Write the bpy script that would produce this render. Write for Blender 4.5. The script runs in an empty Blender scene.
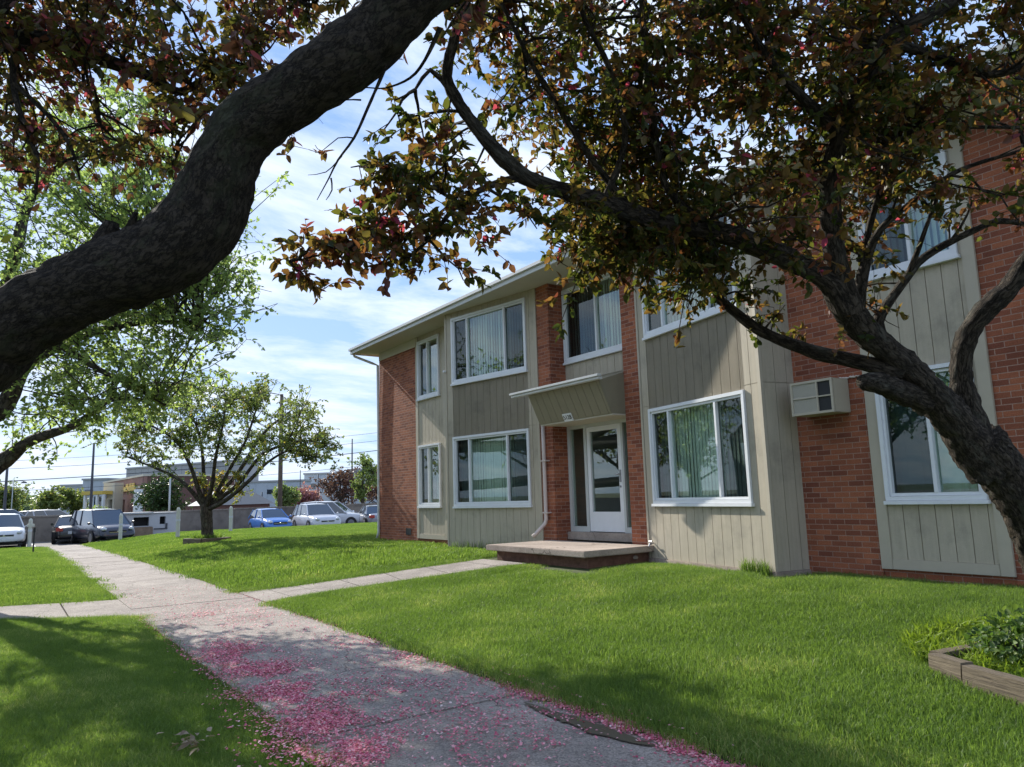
import bpy, bmesh, math, random
import numpy as np
from mathutils import Vector, Matrix, noise as mnoise
random.seed(11); RNG = np.random.default_rng(7)
SC = bpy.context.scene
COL = SC.collection
PI = math.pi

# ------------------------------------------------------------------ camera
W_, H_ = 1024, 767
FPX = 744.5
YAW, PIT, ROL = math.radians(55.755), math.radians(8.57), math.radians(-1.742)
CAM = np.array([19.70757, -8.78297, 1.0940])
FW = np.array([-math.sin(YAW)*math.cos(PIT), math.cos(YAW)*math.cos(PIT), math.sin(PIT)])
_r0 = np.cross(FW, [0, 0, 1]); _r0 /= np.linalg.norm(_r0)
_u0 = np.cross(_r0, FW)
RT = math.cos(ROL)*_r0 + math.sin(ROL)*_u0
UP = -math.sin(ROL)*_r0 + math.cos(ROL)*_u0
cam = bpy.data.cameras.new('camera'); camo = bpy.data.objects.new('camera', cam); COL.objects.link(camo)
m = Matrix.Identity(4)
for i in range(3):
    m[i][0] = RT[i]; m[i][1] = UP[i]; m[i][2] = -FW[i]; m[i][3] = CAM[i]
camo.matrix_world = m
cam.sensor_fit = 'HORIZONTAL'; cam.sensor_width = 36; cam.lens = FPX/1024*36
cam.clip_start = 0.05; cam.clip_end = 3000
SC.camera = camo

# ------------------------------------------------------------------ sun, sky, exposure
SUN_AZ = math.radians(5.5)      # turned from -x towards -y
SUN_EL = math.radians(31.2)
S = Vector((-math.cos(SUN_AZ)*math.cos(SUN_EL), -math.sin(SUN_AZ)*math.cos(SUN_EL), math.sin(SUN_EL)))
sl = bpy.data.lights.new('sun', 'SUN'); sl.energy = 4.6; sl.angle = math.radians(0.55); sl.color = (1, .95, .86)
so = bpy.data.objects.new('sun', sl); COL.objects.link(so)
so.rotation_euler = S.to_track_quat('Z', 'Y').to_euler(); so.location = (0, 0, 30)
wd = bpy.data.worlds.new('World'); SC.world = wd; wd.use_nodes = True
nt = wd.node_tree; nt.nodes.clear()
def N(nt, t, **kw):
    n = nt.nodes.new(t)
    for k, v in kw.items():
        if k.startswith('i_'):
            n.inputs[k[2:].replace('_', ' ')].default_value = v
        else: setattr(n, k, v)
    return n
sky = N(nt, 'ShaderNodeTexSky', sky_type='NISHITA', sun_disc=False)
sky.sun_elevation = SUN_EL
sky.sun_rotation = math.atan2(S.x, S.y) % (2*PI)
sky.air_density = 1.0; sky.dust_density = 0.6; sky.ozone_density = 1.6
tc = N(nt, 'ShaderNodeTexCoord')
sep = N(nt, 'ShaderNodeSeparateXYZ'); nt.links.new(tc.outputs['Generated'], sep.inputs[0])
ad = N(nt, 'ShaderNodeMath', operation='ADD'); nt.links.new(sep.outputs['Z'], ad.inputs[0]); ad.inputs[1].default_value = .16
mx = N(nt, 'ShaderNodeMath', operation='MAXIMUM'); nt.links.new(ad.outputs[0], mx.inputs[0]); mx.inputs[1].default_value = .05
dx = N(nt, 'ShaderNodeMath', operation='DIVIDE'); nt.links.new(sep.outputs['X'], dx.inputs[0]); nt.links.new(mx.outputs[0], dx.inputs[1])
dy = N(nt, 'ShaderNodeMath', operation='DIVIDE'); nt.links.new(sep.outputs['Y'], dy.inputs[0]); nt.links.new(mx.outputs[0], dy.inputs[1])
cb = N(nt, 'ShaderNodeCombineXYZ'); nt.links.new(dx.outputs[0], cb.inputs[0]); nt.links.new(dy.outputs[0], cb.inputs[1])
mp = N(nt, 'ShaderNodeMapping'); nt.links.new(cb.outputs[0], mp.inputs[0])
mp.inputs['Rotation'].default_value = (0, 0, .55); mp.inputs['Scale'].default_value = (1.15, .62, 1); mp.inputs['Location'].default_value = (3.1, 1.7, 0)
n1 = N(nt, 'ShaderNodeTexNoise'); nt.links.new(mp.outputs[0], n1.inputs['Vector'])
n1.inputs['Scale'].default_value = 2.3; n1.inputs['Detail'].default_value = 9; n1.inputs['Roughness'].default_value = .62; n1.inputs['Distortion'].default_value = .25
rp = N(nt, 'ShaderNodeValToRGB'); nt.links.new(n1.outputs['Fac'], rp.inputs[0])
rp.color_ramp.elements[0].position = .40; rp.color_ramp.elements[0].color = (.05, .05, .05, 1)
rp.color_ramp.elements[1].position = .60; rp.color_ramp.elements[1].color = (.95, .95, .95, 1)
zr = N(nt, 'ShaderNodeMapRange'); nt.links.new(sep.outputs['Z'], zr.inputs[0]); zr.inputs[1].default_value = 0; zr.inputs[2].default_value = .55
grd = N(nt, 'ShaderNodeMixRGB'); nt.links.new(zr.outputs[0], grd.inputs[0]); grd.inputs[1].default_value = (2.3, 3.6, 5.6, 1); grd.inputs[2].default_value = (1.15, 2.35, 5.2, 1)
skm = N(nt, 'ShaderNodeMixRGB'); skm.inputs[0].default_value = .85; nt.links.new(sky.outputs[0], skm.inputs[1]); nt.links.new(grd.outputs[0], skm.inputs[2])
mixc = N(nt, 'ShaderNodeMixRGB'); nt.links.new(rp.outputs[0], mixc.inputs[0]); nt.links.new(skm.outputs[0], mixc.inputs[1])
mixc.inputs[2].default_value = (5.0, 5.6, 6.6, 1)
bgn = N(nt, 'ShaderNodeBackground'); nt.links.new(mixc.outputs[0], bgn.inputs[0]); bgn.inputs[1].default_value = .125
wo = N(nt, 'ShaderNodeOutputWorld'); nt.links.new(bgn.outputs[0], wo.inputs[0])
SC.view_settings.view_transform = 'Standard'; SC.view_settings.look = 'None'
SC.view_settings.gamma = 1; SC.view_settings.exposure = 0.66; SC.view_settings.use_curve_mapping = False
SC.cycles.max_bounces = 8; SC.cycles.transparent_max_bounces = 8
SC.cycles.use_denoising = True

# ------------------------------------------------------------------ placing helpers
def ray(px, py): return FW + RT*(px-W_/2)/FPX + UP*(H_/2-py)/FPX
def at(px, py, d): return CAM + ray(px, py)*d
def onx(px, py, x):
    d = ray(px, py); return CAM + d*(x-CAM[0])/d[0]
def sst(a, b, x):
    t = min(1, max(0, (x-a)/(b-a))); return t*t*(3-2*t)
def zpath(x): return float(np.interp(x, [-34, -26, -22, -11, -1.5, 2, 30], [-.72, -.70, -.66, -.50, -.44, -.41, -.41]))
def zground(x, y):
    zp = zpath(x)
    if y > -5.4:
        t = min(1, max(0, (-y-1.1)/4.3))**1.1
        zb = float(np.interp(x, [-24, -10, -.5], [-.30, -.14, 0.0]))
        z = zb+(zp-zb)*t
    else: z = zp
    if y < -7.2: z += .03*sst(0, 6, -7.2-y)
    if x < -22.8: z = z+(-.74-z)*sst(-22.8, -24.2, x)
    if x < -32.6: z = -.74+.2*sst(-32.6, -36, x)
    return z
def gnd(px, py):
    z = -.4
    for _ in range(30):
        d = ray(px, py); P = CAM+d*(z-CAM[2])/d[2]; z = .5*z+.5*zground(P[0], P[1])
    return P

# ------------------------------------------------------------------ object helpers
def tag(o, label=None, cat=None, group=None, kind=None):
    if label: o['label'] = label
    if cat: o['category'] = cat
    if group: o['group'] = group
    if kind: o['kind'] = kind
    return o
def empty(name, loc, label, cat, group=None, rz=0):
    o = bpy.data.objects.new(name, None); COL.objects.link(o); o.location = loc; o.rotation_euler = (0, 0, rz)
    o.empty_display_size = .2
    return tag(o, label, cat, group)
class MB:
    def __init__(s): s.v = []; s.f = []; s.uv = []
    def face(s, pts, uvs=None):
        b = len(s.v); s.v += [tuple(p) for p in pts]; s.f.append(tuple(range(b, b+len(pts))))
        s.uv += list(uvs) if uvs else [(0, 0)]*len(pts)
    def box(s, x0, x1, y0, y1, z0, z1):
        F0.box(s, x0, x1, z0, z1, -y1, -y0)
    def tube(s, pts, rads, n=8, cap=True):
        pts = [Vector(p) for p in pts]; b = len(s.v); prev = None
        for i, p in enumerate(pts):
            t = (pts[min(i+1, len(pts)-1)]-pts[max(i-1, 0)]).normalized()
            if prev is None:
                a = Vector((0, 0, 1)) if abs(t.z) < .9 else Vector((1, 0, 0)); prev = t.cross(a).normalized()
            prev = (prev-t*prev.dot(t)).normalized(); q = t.cross(prev)
            for k in range(n):
                c = 2*PI*k/n; s.v.append(tuple(p+(prev*math.cos(c)+q*math.sin(c))*rads[i]))
        for i in range(len(pts)-1):
            for k in range(n):
                a0 = b+i*n+k; a1 = b+i*n+(k+1) % n
                s.f.append((a0, a1, a1+n, a0+n)); s.uv += [(0, 0)]*4
        if cap:
            s.f.append(tuple(b+k for k in range(n))[::-1]); s.uv += [(0, 0)]*n
            e = b+(len(pts)-1)*n; s.f.append(tuple(e+k for k in range(n))); s.uv += [(0, 0)]*n
    def build(s, name, mat, parent=None, smooth=False, bevel=0):
        me = bpy.data.meshes.new(name); me.from_pydata(s.v, [], s.f)
        ul = me.uv_layers.new(name='UVMap')
        if len(s.uv) == len(ul.data):
            ul.data.foreach_set('uv', np.array(s.uv, dtype=np.float32).ravel())
        me.materials.append(mat); me.update()
        if bevel:
            bm = bmesh.new(); bm.from_mesh(me); bmesh.ops.remove_doubles(bm, verts=bm.verts, dist=1e-5)
            bmesh.ops.bevel(bm, geom=[e for e in bm.edges if len(e.link_faces) == 2 and e.calc_face_angle(0) > .5], offset=bevel, segments=2, affect='EDGES', clamp_overlap=True)
            bm.to_mesh(me); bm.free()
        if smooth: me.polygons.foreach_set('use_smooth', [True]*len(me.polygons))
        o = bpy.data.objects.new(name, me); COL.objects.link(o); o.parent = parent
        return o
class Fr:      # a wall plane: s along the wall, z up, o outward
    def __init__(s, o, d, n): s.o = Vector((o[0], o[1], 0)); s.d = Vector((d[0], d[1], 0)); s.n = Vector((n[0], n[1], 0))
    def p(s, a, z, out=0): return s.o+s.d*a+s.n*out+Vector((0, 0, z))
    def box(F, mb, s0, s1, z0, z1, o0, o1):
        P = F.p
        mb.face([P(s0, z0, o1), P(s1, z0, o1), P(s1, z1, o1), P(s0, z1, o1)], [(s0, z0), (s1, z0), (s1, z1), (s0, z1)])
        mb.face([P(s1, z0, o0), P(s0, z0, o0), P(s0, z1, o0), P(s1, z1, o0)], [(s1, z0), (s0, z0), (s0, z1), (s1, z1)])
        mb.face([P(s1, z0, o1), P(s1, z0, o0), P(s1, z1, o0), P(s1, z1, o1)], [(-o1+s1, z0), (-o0+s1, z0), (-o0+s1, z1), (-o1+s1, z1)])
        mb.face([P(s0, z0, o0), P(s0, z0, o1), P(s0, z1, o1), P(s0, z1, o0)], [(o0+s0, z0), (o1+s0, z0), (o1+s0, z1), (o0+s0, z1)])
        mb.face([P(s0, z1, o1), P(s1, z1, o1), P(s1, z1, o0), P(s0, z1, o0)], [(s0, o1), (s1, o1), (s1, o0), (s0, o0)])
        mb.face([P(s0, z0, o0), P(s1, z0, o0), P(s1, z0, o1), P(s0, z0, o1)], [(s0, o0), (s1, o0), (s1, o1), (s0, o1)])
    def wall(F, mb, s0, s1, z0, z1, o0, o1, holes=()):
        ss = sorted({s0, s1, *[h[0] for h in holes], *[h[1] for h in holes]}); zs = sorted({z0, z1, *[h[2] for h in holes], *[h[3] for h in holes]})
        for a, b in zip(ss, ss[1:]):
            run = None
            for c, d in zip(zs, zs[1:]):
                inside = any(h[0] < (a+b)/2 < h[1] and h[2] < (c+d)/2 < h[3] for h in holes)
                if inside:
                    if run: F.box(mb, a, b, run[0], run[1], o0, o1); run = None
                else: run = (run[0], d) if run else (c, d)
            if run: F.box(mb, a, b, run[0], run[1], o0, o1)
F0 = Fr((0, 0), (1, 0), (0, -1))

def fastmesh(name, V, Fq, mat, parent=None, attr=None, smooth=False, mats=None, midx=None):
    """V (n,3), Fq (m,k) constant polygon size"""
    me = bpy.data.meshes.new(name); k = Fq.shape[1]
    me.vertices.add(len(V)); me.vertices.foreach_set('co', V.astype(np.float32).ravel())
    me.loops.add(Fq.size); me.loops.foreach_set('vertex_index', Fq.astype(np.int32).ravel())
    me.polygons.add(len(Fq)); me.polygons.foreach_set('loop_start', np.arange(len(Fq), dtype=np.int32)*k)
    me.polygons.foreach_set('loop_total', np.full(len(Fq), k, dtype=np.int32))
    if attr is not None:
        a = me.attributes.new('tint', 'FLOAT', 'FACE'); a.data.foreach_set('value', attr.astype(np.float32))
    me.update(calc_edges=True)
    if smooth: me.polygons.foreach_set('use_smooth', [True]*len(me.polygons))
    for mm in (mats or [mat]): me.materials.append(mm)
    if midx is not None: me.polygons.foreach_set('material_index', midx.astype(np.int32))
    if name is None: return me
    o = bpy.data.objects.new(name, me); COL.objects.link(o); o.parent = parent
    return o

# ------------------------------------------------------------------ materials
def newmat(name):
    mt = bpy.data.materials.new(name); mt.use_nodes = True; nt = mt.node_tree
    return mt, nt, nt.nodes['Principled BSDF']
def lk(nt, a, b): nt.links.new(a, b)
def plain(name, c, rough=.6, var=.12, scale=6, bump=0.0, metallic=0, coat=0, bscale=None, spec=.4, dirt=None, dscale=1.2):
    mt, nt, b = newmat(name)
    b.inputs['Roughness'].default_value = rough; b.inputs['Metallic'].default_value = metallic
    b.inputs['Specular IOR Level'].default_value = spec
    if coat: b.inputs['Coat Weight'].default_value = coat; b.inputs['Coat Roughness'].default_value = .03
    tc = N(nt, 'ShaderNodeTexCoord'); n = N(nt, 'ShaderNodeTexNoise'); lk(nt, tc.outputs['Object'], n.inputs['Vector'])
    n.inputs['Scale'].default_value = scale; n.inputs['Detail'].default_value = 6; n.inputs['Roughness'].default_value = .65
    r = N(nt, 'ShaderNodeValToRGB'); lk(nt, n.outputs['Fac'], r.inputs[0])
    r.color_ramp.elements[0].position = .3; r.color_ramp.elements[1].position = .7
    r.color_ramp.elements[0].color = (*[x*(1-var) for x in c], 1); r.color_ramp.elements[1].color = (*[min(1, x*(1+var)) for x in c], 1)
    out = r.outputs[0]
    if dirt:
        n2 = N(nt, 'ShaderNodeTexNoise'); lk(nt, tc.outputs['Object'], n2.inputs['Vector']); n2.inputs['Scale'].default_value = dscale; n2.inputs['Detail'].default_value = 8; n2.inputs['Roughness'].default_value = .7
        r2 = N(nt, 'ShaderNodeValToRGB'); lk(nt, n2.outputs['Fac'], r2.inputs[0]); r2.color_ramp.elements[0].position = .5; r2.color_ramp.elements[1].position = .68
        mm = N(nt, 'ShaderNodeMixRGB'); lk(nt, r2.outputs[0], mm.inputs[0]); lk(nt, out, mm.inputs[1]); mm.inputs[2].default_value = (*dirt, 1); out = mm.outputs[0]
    lk(nt, out, b.inputs['Base Color'])
    if bump:
        n3 = N(nt, 'ShaderNodeTexNoise'); lk(nt, tc.outputs['Object'], n3.inputs['Vector']); n3.inputs['Scale'].default_value = bscale or scale*6; n3.inputs['Detail'].default_value = 6
        bp = N(nt, 'ShaderNodeBump'); bp.inputs['Strength'].default_value = bump; bp.inputs['Distance'].default_value = .02
        lk(nt, n3.outputs['Fac'], bp.inputs['Height']); lk(nt, bp.outputs[0], b.inputs['Normal'])
    return mt
def brickmat():
    mt, nt, b = newmat('red brick')
    uv = N(nt, 'ShaderNodeUVMap'); uv.uv_map = 'UVMap'
    br = N(nt, 'ShaderNodeTexBrick'); lk(nt, uv.outputs[0], br.inputs['Vector'])
    br.inputs['Scale'].default_value = 1; br.inputs['Brick Width'].default_value = .205; br.inputs['Row Height'].default_value = .0677
    br.inputs['Mortar Size'].default_value = .0055; br.inputs['Mortar Smooth'].default_value = .25; br.inputs['Bias'].default_value = -.1
    br.inputs['Color1'].default_value = (.37, .125, .062, 1); br.inputs['Color2'].default_value = (.175, .055, .034, 1); br.inputs['Mortar'].default_value = (.36, .22, .165, 1)
    n = N(nt, 'ShaderNodeTexNoise'); lk(nt, uv.outputs[0], n.inputs['Vector']); n.inputs['Scale'].default_value = 1.1; n.inputs['Detail'].default_value = 8; n.inputs['Roughness'].default_value = .7
    mr = N(nt, 'ShaderNodeMapRange'); lk(nt, n.outputs['Fac'], mr.inputs[0]); mr.inputs[1].default_value = .3; mr.inputs[2].default_value = .7; mr.inputs[3].default_value = .78; mr.inputs[4].default_value = 1.2
    n2 = N(nt, 'ShaderNodeTexNoise'); lk(nt, uv.outputs[0], n2.inputs['Vector']); n2.inputs['Scale'].default_value = 70; n2.inputs['Detail'].default_value = 4
    mr2 = N(nt, 'ShaderNodeMapRange'); lk(nt, n2.outputs['Fac'], mr2.inputs[0]); mr2.inputs[1].default_value = .3; mr2.inputs[2].default_value = .7; mr2.inputs[3].default_value = .8; mr2.inputs[4].default_value = 1.2
    mu = N(nt, 'ShaderNodeMath', operation='MULTIPLY'); lk(nt, mr.outputs[0], mu.inputs[0]); lk(nt, mr2.outputs[0], mu.inputs[1])
    vm = N(nt, 'ShaderNodeVectorMath', operation='SCALE'); lk(nt, br.outputs['Color'], vm.inputs[0]); lk(nt, mu.outputs[0], vm.inputs['Scale'])
    lk(nt, vm.outputs[0], b.inputs['Base Color']); b.inputs['Roughness'].default_value = .85; b.inputs['Specular IOR Level'].default_value = .25
    inv = N(nt, 'ShaderNodeMath', operation='SUBTRACT'); inv.inputs[0].default_value = 1; lk(nt, br.outputs['Fac'], inv.inputs[1])
    a2 = N(nt, 'ShaderNodeMath', operation='MULTIPLY_ADD'); lk(nt, n2.outputs['Fac'], a2.inputs[0]); a2.inputs[1].default_value = .35; lk(nt, inv.outputs[0], a2.inputs[2])
    bp = N(nt, 'ShaderNodeBump'); bp.inputs['Strength'].default_value = .7; bp.inputs['Distance'].default_value = .006; lk(nt, a2.outputs[0], bp.inputs['Height']); lk(nt, bp.outputs[0], b.inputs['Normal'])
    return mt
def leafmat(name, stops, trans=.45, rough=.45, tr_gain=1.5, satur=1.0):
    mt, nt, b = newmat(name)
    a = N(nt, 'ShaderNodeAttribute'); a.attribute_name = 'tint'
    r = N(nt, 'ShaderNodeValToRGB'); lk(nt, a.outputs['Fac'], r.inputs[0])
    while len(r.color_ramp.elements) < len(stops): r.color_ramp.elements.new(.5)
    for e, (p, c) in zip(r.color_ramp.elements, stops): e.position = p; e.color = (*c, 1)
    b.inputs['Roughness'].default_value = rough; b.inputs['Specular IOR Level'].default_value = .35
    lk(nt, r.outputs[0], b.inputs['Base Color'])
    t = N(nt, 'ShaderNodeBsdfTranslucent')
    vm = N(nt, 'ShaderNodeVectorMath', operation='MULTIPLY'); lk(nt, r.outputs[0], vm.inputs[0]); vm.inputs[1].default_value = (tr_gain*1.05, tr_gain*1.1, tr_gain*.6)
    lk(nt, vm.outputs[0], t.inputs['Color'])
    mx = N(nt, 'ShaderNodeMixShader'); mx.inputs[0].default_value = trans; lk(nt, b.outputs[0], mx.inputs[1]); lk(nt, t.outputs[0], mx.inputs[2])
    lk(nt, mx.outputs[0], nt.nodes['Material Output'].inputs[0])
    return mt
def grassmat(name, dark, light, dry, trans=.4, wscale=.9):
    mt, nt, b = newmat(name)
    g = N(nt, 'ShaderNodeNewGeometry'); n = N(nt, 'ShaderNodeTexNoise'); lk(nt, g.outputs['Position'], n.inputs['Vector']); n.inputs['Scale'].default_value = wscale; n.inputs['Detail'].default_value = 6; n.inputs['Roughness'].default_value = .65
    a = N(nt, 'ShaderNodeAttribute'); a.attribute_name = 'tint'
    ma = N(nt, 'ShaderNodeMath', operation='MULTIPLY_ADD'); lk(nt, a.outputs['Fac'], ma.inputs[0]); ma.inputs[1].default_value = .62
    mb2 = N(nt, 'ShaderNodeMapRange'); lk(nt, n.outputs['Fac'], mb2.inputs[0]); mb2.inputs[1].default_value = .32; mb2.inputs[2].default_value = .68; mb2.inputs[3].default_value = 0; mb2.inputs[4].default_value = .42
    lk(nt, mb2.outputs[0], ma.inputs[2])
    r = N(nt, 'ShaderNodeValToRGB'); lk(nt, ma.outputs[0], r.inputs[0]); r.color_ramp.elements.new(.5)
    for e, (p, c) in zip(r.color_ramp.elements, [(.05, dark), (.8, light), (1, dry)]): e.position = p; e.color = (*c, 1)
    lk(nt, r.outputs[0], b.inputs['Base Color']); b.inputs['Roughness'].default_value = .5; b.inputs['Specular IOR Level'].default_value = .25
    t = N(nt, 'ShaderNodeBsdfTranslucent'); vm = N(nt, 'ShaderNodeVectorMath', operation='MULTIPLY'); lk(nt, r.outputs[0], vm.inputs[0]); vm.inputs[1].default_value = (1.5, 1.5, .8); lk(nt, vm.outputs[0], t.inputs['Color'])
    mx = N(nt, 'ShaderNodeMixShader'); mx.inputs[0].default_value = trans; lk(nt, b.outputs[0], mx.inputs[1]); lk(nt, t.outputs[0], mx.inputs[2])
    lk(nt, mx.outputs[0], nt.nodes['Material Output'].inputs[0])
    return mt
def barkmat(name, c1, c2, scale=9, bump=1.0, dist=.03, lichen=(.13, .13, .10), along=.35):
    mt, nt, b = newmat(name)
    at_ = N(nt, 'ShaderNodeAttribute'); at_.attribute_name = 'bark'
    class tc: outputs = {'Object': None}
    mpp = N(nt, 'ShaderNodeMapping'); lk(nt, at_.outputs['Vector'], mpp.inputs[0]); mpp.inputs['Scale'].default_value = (1, 1, along); tc.outputs['Object'] = mpp.outputs[0]
    ns = N(nt, 'ShaderNodeTexNoise'); lk(nt, tc.outputs['Object'], ns.inputs['Vector']); ns.inputs['Scale'].default_value = scale*1.6; ns.inputs['Detail'].default_value = 7; ns.inputs['Roughness'].default_value = .65
    mxv = N(nt, 'ShaderNodeVectorMath', operation='MULTIPLY_ADD'); lk(nt, ns.outputs['Color'], mxv.inputs[0]); mxv.inputs[1].default_value = (.13, .13, .10); lk(nt, tc.outputs['Object'], mxv.inputs[2])
    v = N(nt, 'ShaderNodeTexVoronoi', feature='DISTANCE_TO_EDGE'); lk(nt, mxv.outputs[0], v.inputs['Vector']); v.inputs['Scale'].default_value = scale*2.0
    mr = N(nt, 'ShaderNodeMapRange'); lk(nt, v.outputs['Distance'], mr.inputs[0]); mr.inputs[1].default_value = 0; mr.inputs[2].default_value = .14
    n = N(nt, 'ShaderNodeTexNoise'); lk(nt, tc.outputs['Object'], n.inputs['Vector']); n.inputs['Scale'].default_value = scale*3; n.inputs['Detail'].default_value = 10; n.inputs['Roughness'].default_value = .7
    r = N(nt, 'ShaderNodeValToRGB'); lk(nt, n.outputs['Fac'], r.inputs[0]); r.color_ramp.elements[0].position = .3; r.color_ramp.elements[1].position = .7
    r.color_ramp.elements[0].color = (*c1, 1); r.color_ramp.elements[1].color = (*c2, 1)
    dk = N(nt, 'ShaderNodeMixRGB', blend_type='MULTIPLY'); dk.inputs[0].default_value = .62; lk(nt, r.outputs[0], dk.inputs[1]); lk(nt, mr.outputs[0], dk.inputs[2])
    n2 = N(nt, 'ShaderNodeTexNoise'); lk(nt, tc.outputs['Object'], n2.inputs['Vector']); n2.inputs['Scale'].default_value = 7; n2.inputs['Detail'].default_value = 7; n2.inputs['Roughness'].default_value = .75
    r2 = N(nt, 'ShaderNodeValToRGB'); lk(nt, n2.outputs['Fac'], r2.inputs[0]); r2.color_ramp.elements[0].position = .54; r2.color_ramp.elements[1].position = .64
    li = N(nt, 'ShaderNodeMixRGB'); lk(nt, r2.outputs[0], li.inputs[0]); lk(nt, dk.outputs[0], li.inputs[1]); li.inputs[2].default_value = (*lichen, 1)
    lk(nt, li.outputs[0], b.inputs['Base Color']); b.inputs['Roughness'].default_value = .9; b.inputs['Specular IOR Level'].default_value = .2
    h = N(nt, 'ShaderNodeMath', operation='MULTIPLY_ADD'); lk(nt, n.outputs['Fac'], h.inputs[0]); h.inputs[1].default_value = 1.1; lk(nt, mr.outputs[0], h.inputs[2])
    bp = N(nt, 'ShaderNodeBump'); bp.inputs['Strength'].default_value = bump; bp.inputs['Distance'].default_value = dist; lk(nt, h.outputs[0], bp.inputs['Height']); lk(nt, bp.outputs[0], b.inputs['Normal'])
    return mt
def glassmat(name='window glass', tint=(.72, .8, .76), base=.12):
    mt, nt, b = newmat(name); nt.nodes.remove(b)
    gm = N(nt, 'ShaderNodeNewGeometry'); dt = N(nt, 'ShaderNodeVectorMath', operation='DOT_PRODUCT'); lk(nt, gm.outputs['Normal'], dt.inputs[0]); lk(nt, gm.outputs['Incoming'], dt.inputs[1])
    ab = N(nt, 'ShaderNodeMath', operation='ABSOLUTE'); lk(nt, dt.outputs['Value'], ab.inputs[0])
    om = N(nt, 'ShaderNodeMath', operation='SUBTRACT'); om.inputs[0].default_value = 1; lk(nt, ab.outputs[0], om.inputs[1])
    pw = N(nt, 'ShaderNodeMath', operation='POWER'); lk(nt, om.outputs[0], pw.inputs[0]); pw.inputs[1].default_value = 4.2
    ma = N(nt, 'ShaderNodeMath', operation='MULTIPLY_ADD', use_clamp=True); lk(nt, pw.outputs[0], ma.inputs[0]); ma.inputs[1].default_value = .95; ma.inputs[2].default_value = base
    tr = N(nt, 'ShaderNodeBsdfTransparent'); tr.inputs[0].default_value = (*tint, 1)
    gl = N(nt, 'ShaderNodeBsdfGlossy'); gl.inputs['Roughness'].default_value = .015; gl.inputs[0].default_value = (.93, .97, .95, 1)
    mx = N(nt, 'ShaderNodeMixShader'); lk(nt, ma.outputs[0], mx.inputs[0]); lk(nt, tr.outputs[0], mx.inputs[1]); lk(nt, gl.outputs[0], mx.inputs[2])
    lk(nt, mx.outputs[0], nt.nodes['Material Output'].inputs[0]); return mt
def concmat(name, c, speck=.35):
    mt, nt, b = newmat(name); tc = N(nt, 'ShaderNodeTexCoord')
    n = N(nt, 'ShaderNodeTexNoise'); lk(nt, tc.outputs['Object'], n.inputs['Vector']); n.inputs['Scale'].default_value = 1.3; n.inputs['Detail'].default_value = 10; n.inputs['Roughness'].default_value = .72
    v = N(nt, 'ShaderNodeTexVoronoi'); lk(nt, tc.outputs['Object'], v.inputs['Vector']); v.inputs['Scale'].default_value = 95
    n2 = N(nt, 'ShaderNodeTexNoise'); lk(nt, tc.outputs['Object'], n2.inputs['Vector']); n2.inputs['Scale'].default_value = 150; n2.inputs['Detail'].default_value = 3
    mr = N(nt, 'ShaderNodeMapRange'); lk(nt, n.outputs['Fac'], mr.inputs[0]); mr.inputs[1].default_value = .3; mr.inputs[2].default_value = .7; mr.inputs[3].default_value = .60; mr.inputs[4].default_value = 1.22
    sp = N(nt, 'ShaderNodeSeparateColor'); lk(nt, v.outputs['Color'], sp.inputs[0])
    mr2 = N(nt, 'ShaderNodeMapRange'); lk(nt, sp.outputs[0], mr2.inputs[0]); mr2.inputs[3].default_value = 1-speck; mr2.inputs[4].default_value = 1+speck
    mu = N(nt, 'ShaderNodeMath', operation='MULTIPLY'); lk(nt, mr.outputs[0], mu.inputs[0]); lk(nt, mr2.outputs[0], mu.inputs[1])
    wv = N(nt, 'ShaderNodeVectorMath', operation='MULTIPLY_ADD'); nn = N(nt, 'ShaderNodeTexNoise'); lk(nt, tc.outputs['Object'], nn.inputs['Vector']); nn.inputs['Scale'].default_value = 2.5; nn.inputs['Detail'].default_value = 8
    lk(nt, nn.outputs['Color'], wv.inputs[0]); wv.inputs[1].default_value = (.5, .5, .5); lk(nt, tc.outputs['Object'], wv.inputs[2])
    vc = N(nt, 'ShaderNodeTexVoronoi', feature='DISTANCE_TO_EDGE'); lk(nt, wv.outputs[0], vc.inputs['Vector']); vc.inputs['Scale'].default_value = .42
    mc = N(nt, 'ShaderNodeMapRange'); lk(nt, vc.outputs['Distance'], mc.inputs[0]); mc.inputs[1].default_value = .001; mc.inputs[2].default_value = .005; mc.inputs[3].default_value = .45; mc.inputs[4].default_value = 1
    mu3 = N(nt, 'ShaderNodeMath', operation='MULTIPLY'); lk(nt, mu.outputs[0], mu3.inputs[0]); lk(nt, mc.outputs[0], mu3.inputs[1]); mu = mu3
    vm = N(nt, 'ShaderNodeVectorMath', operation='SCALE'); vm.inputs[0].default_value = c; lk(nt, mu.outputs[0], vm.inputs['Scale']); lk(nt, vm.outputs[0], b.inputs['Base Color'])
    b.inputs['Roughness'].default_value = .9; b.inputs['Specular IOR Level'].default_value = .25
    bp = N(nt, 'ShaderNodeBump'); bp.inputs['Strength'].default_value = .6; bp.inputs['Distance'].default_value = .006; lk(nt, n2.outputs['Fac'], bp.inputs['Height']); lk(nt, bp.outputs[0], b.inputs['Normal'])
    return mt
M = {}
M['brick'] = brickmat()
M['siding'] = plain('beige siding paint', (.47, .41, .31), .75, .05, 3, .15, bscale=60, dirt=(.34, .30, .23), dscale=1.5)
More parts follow.
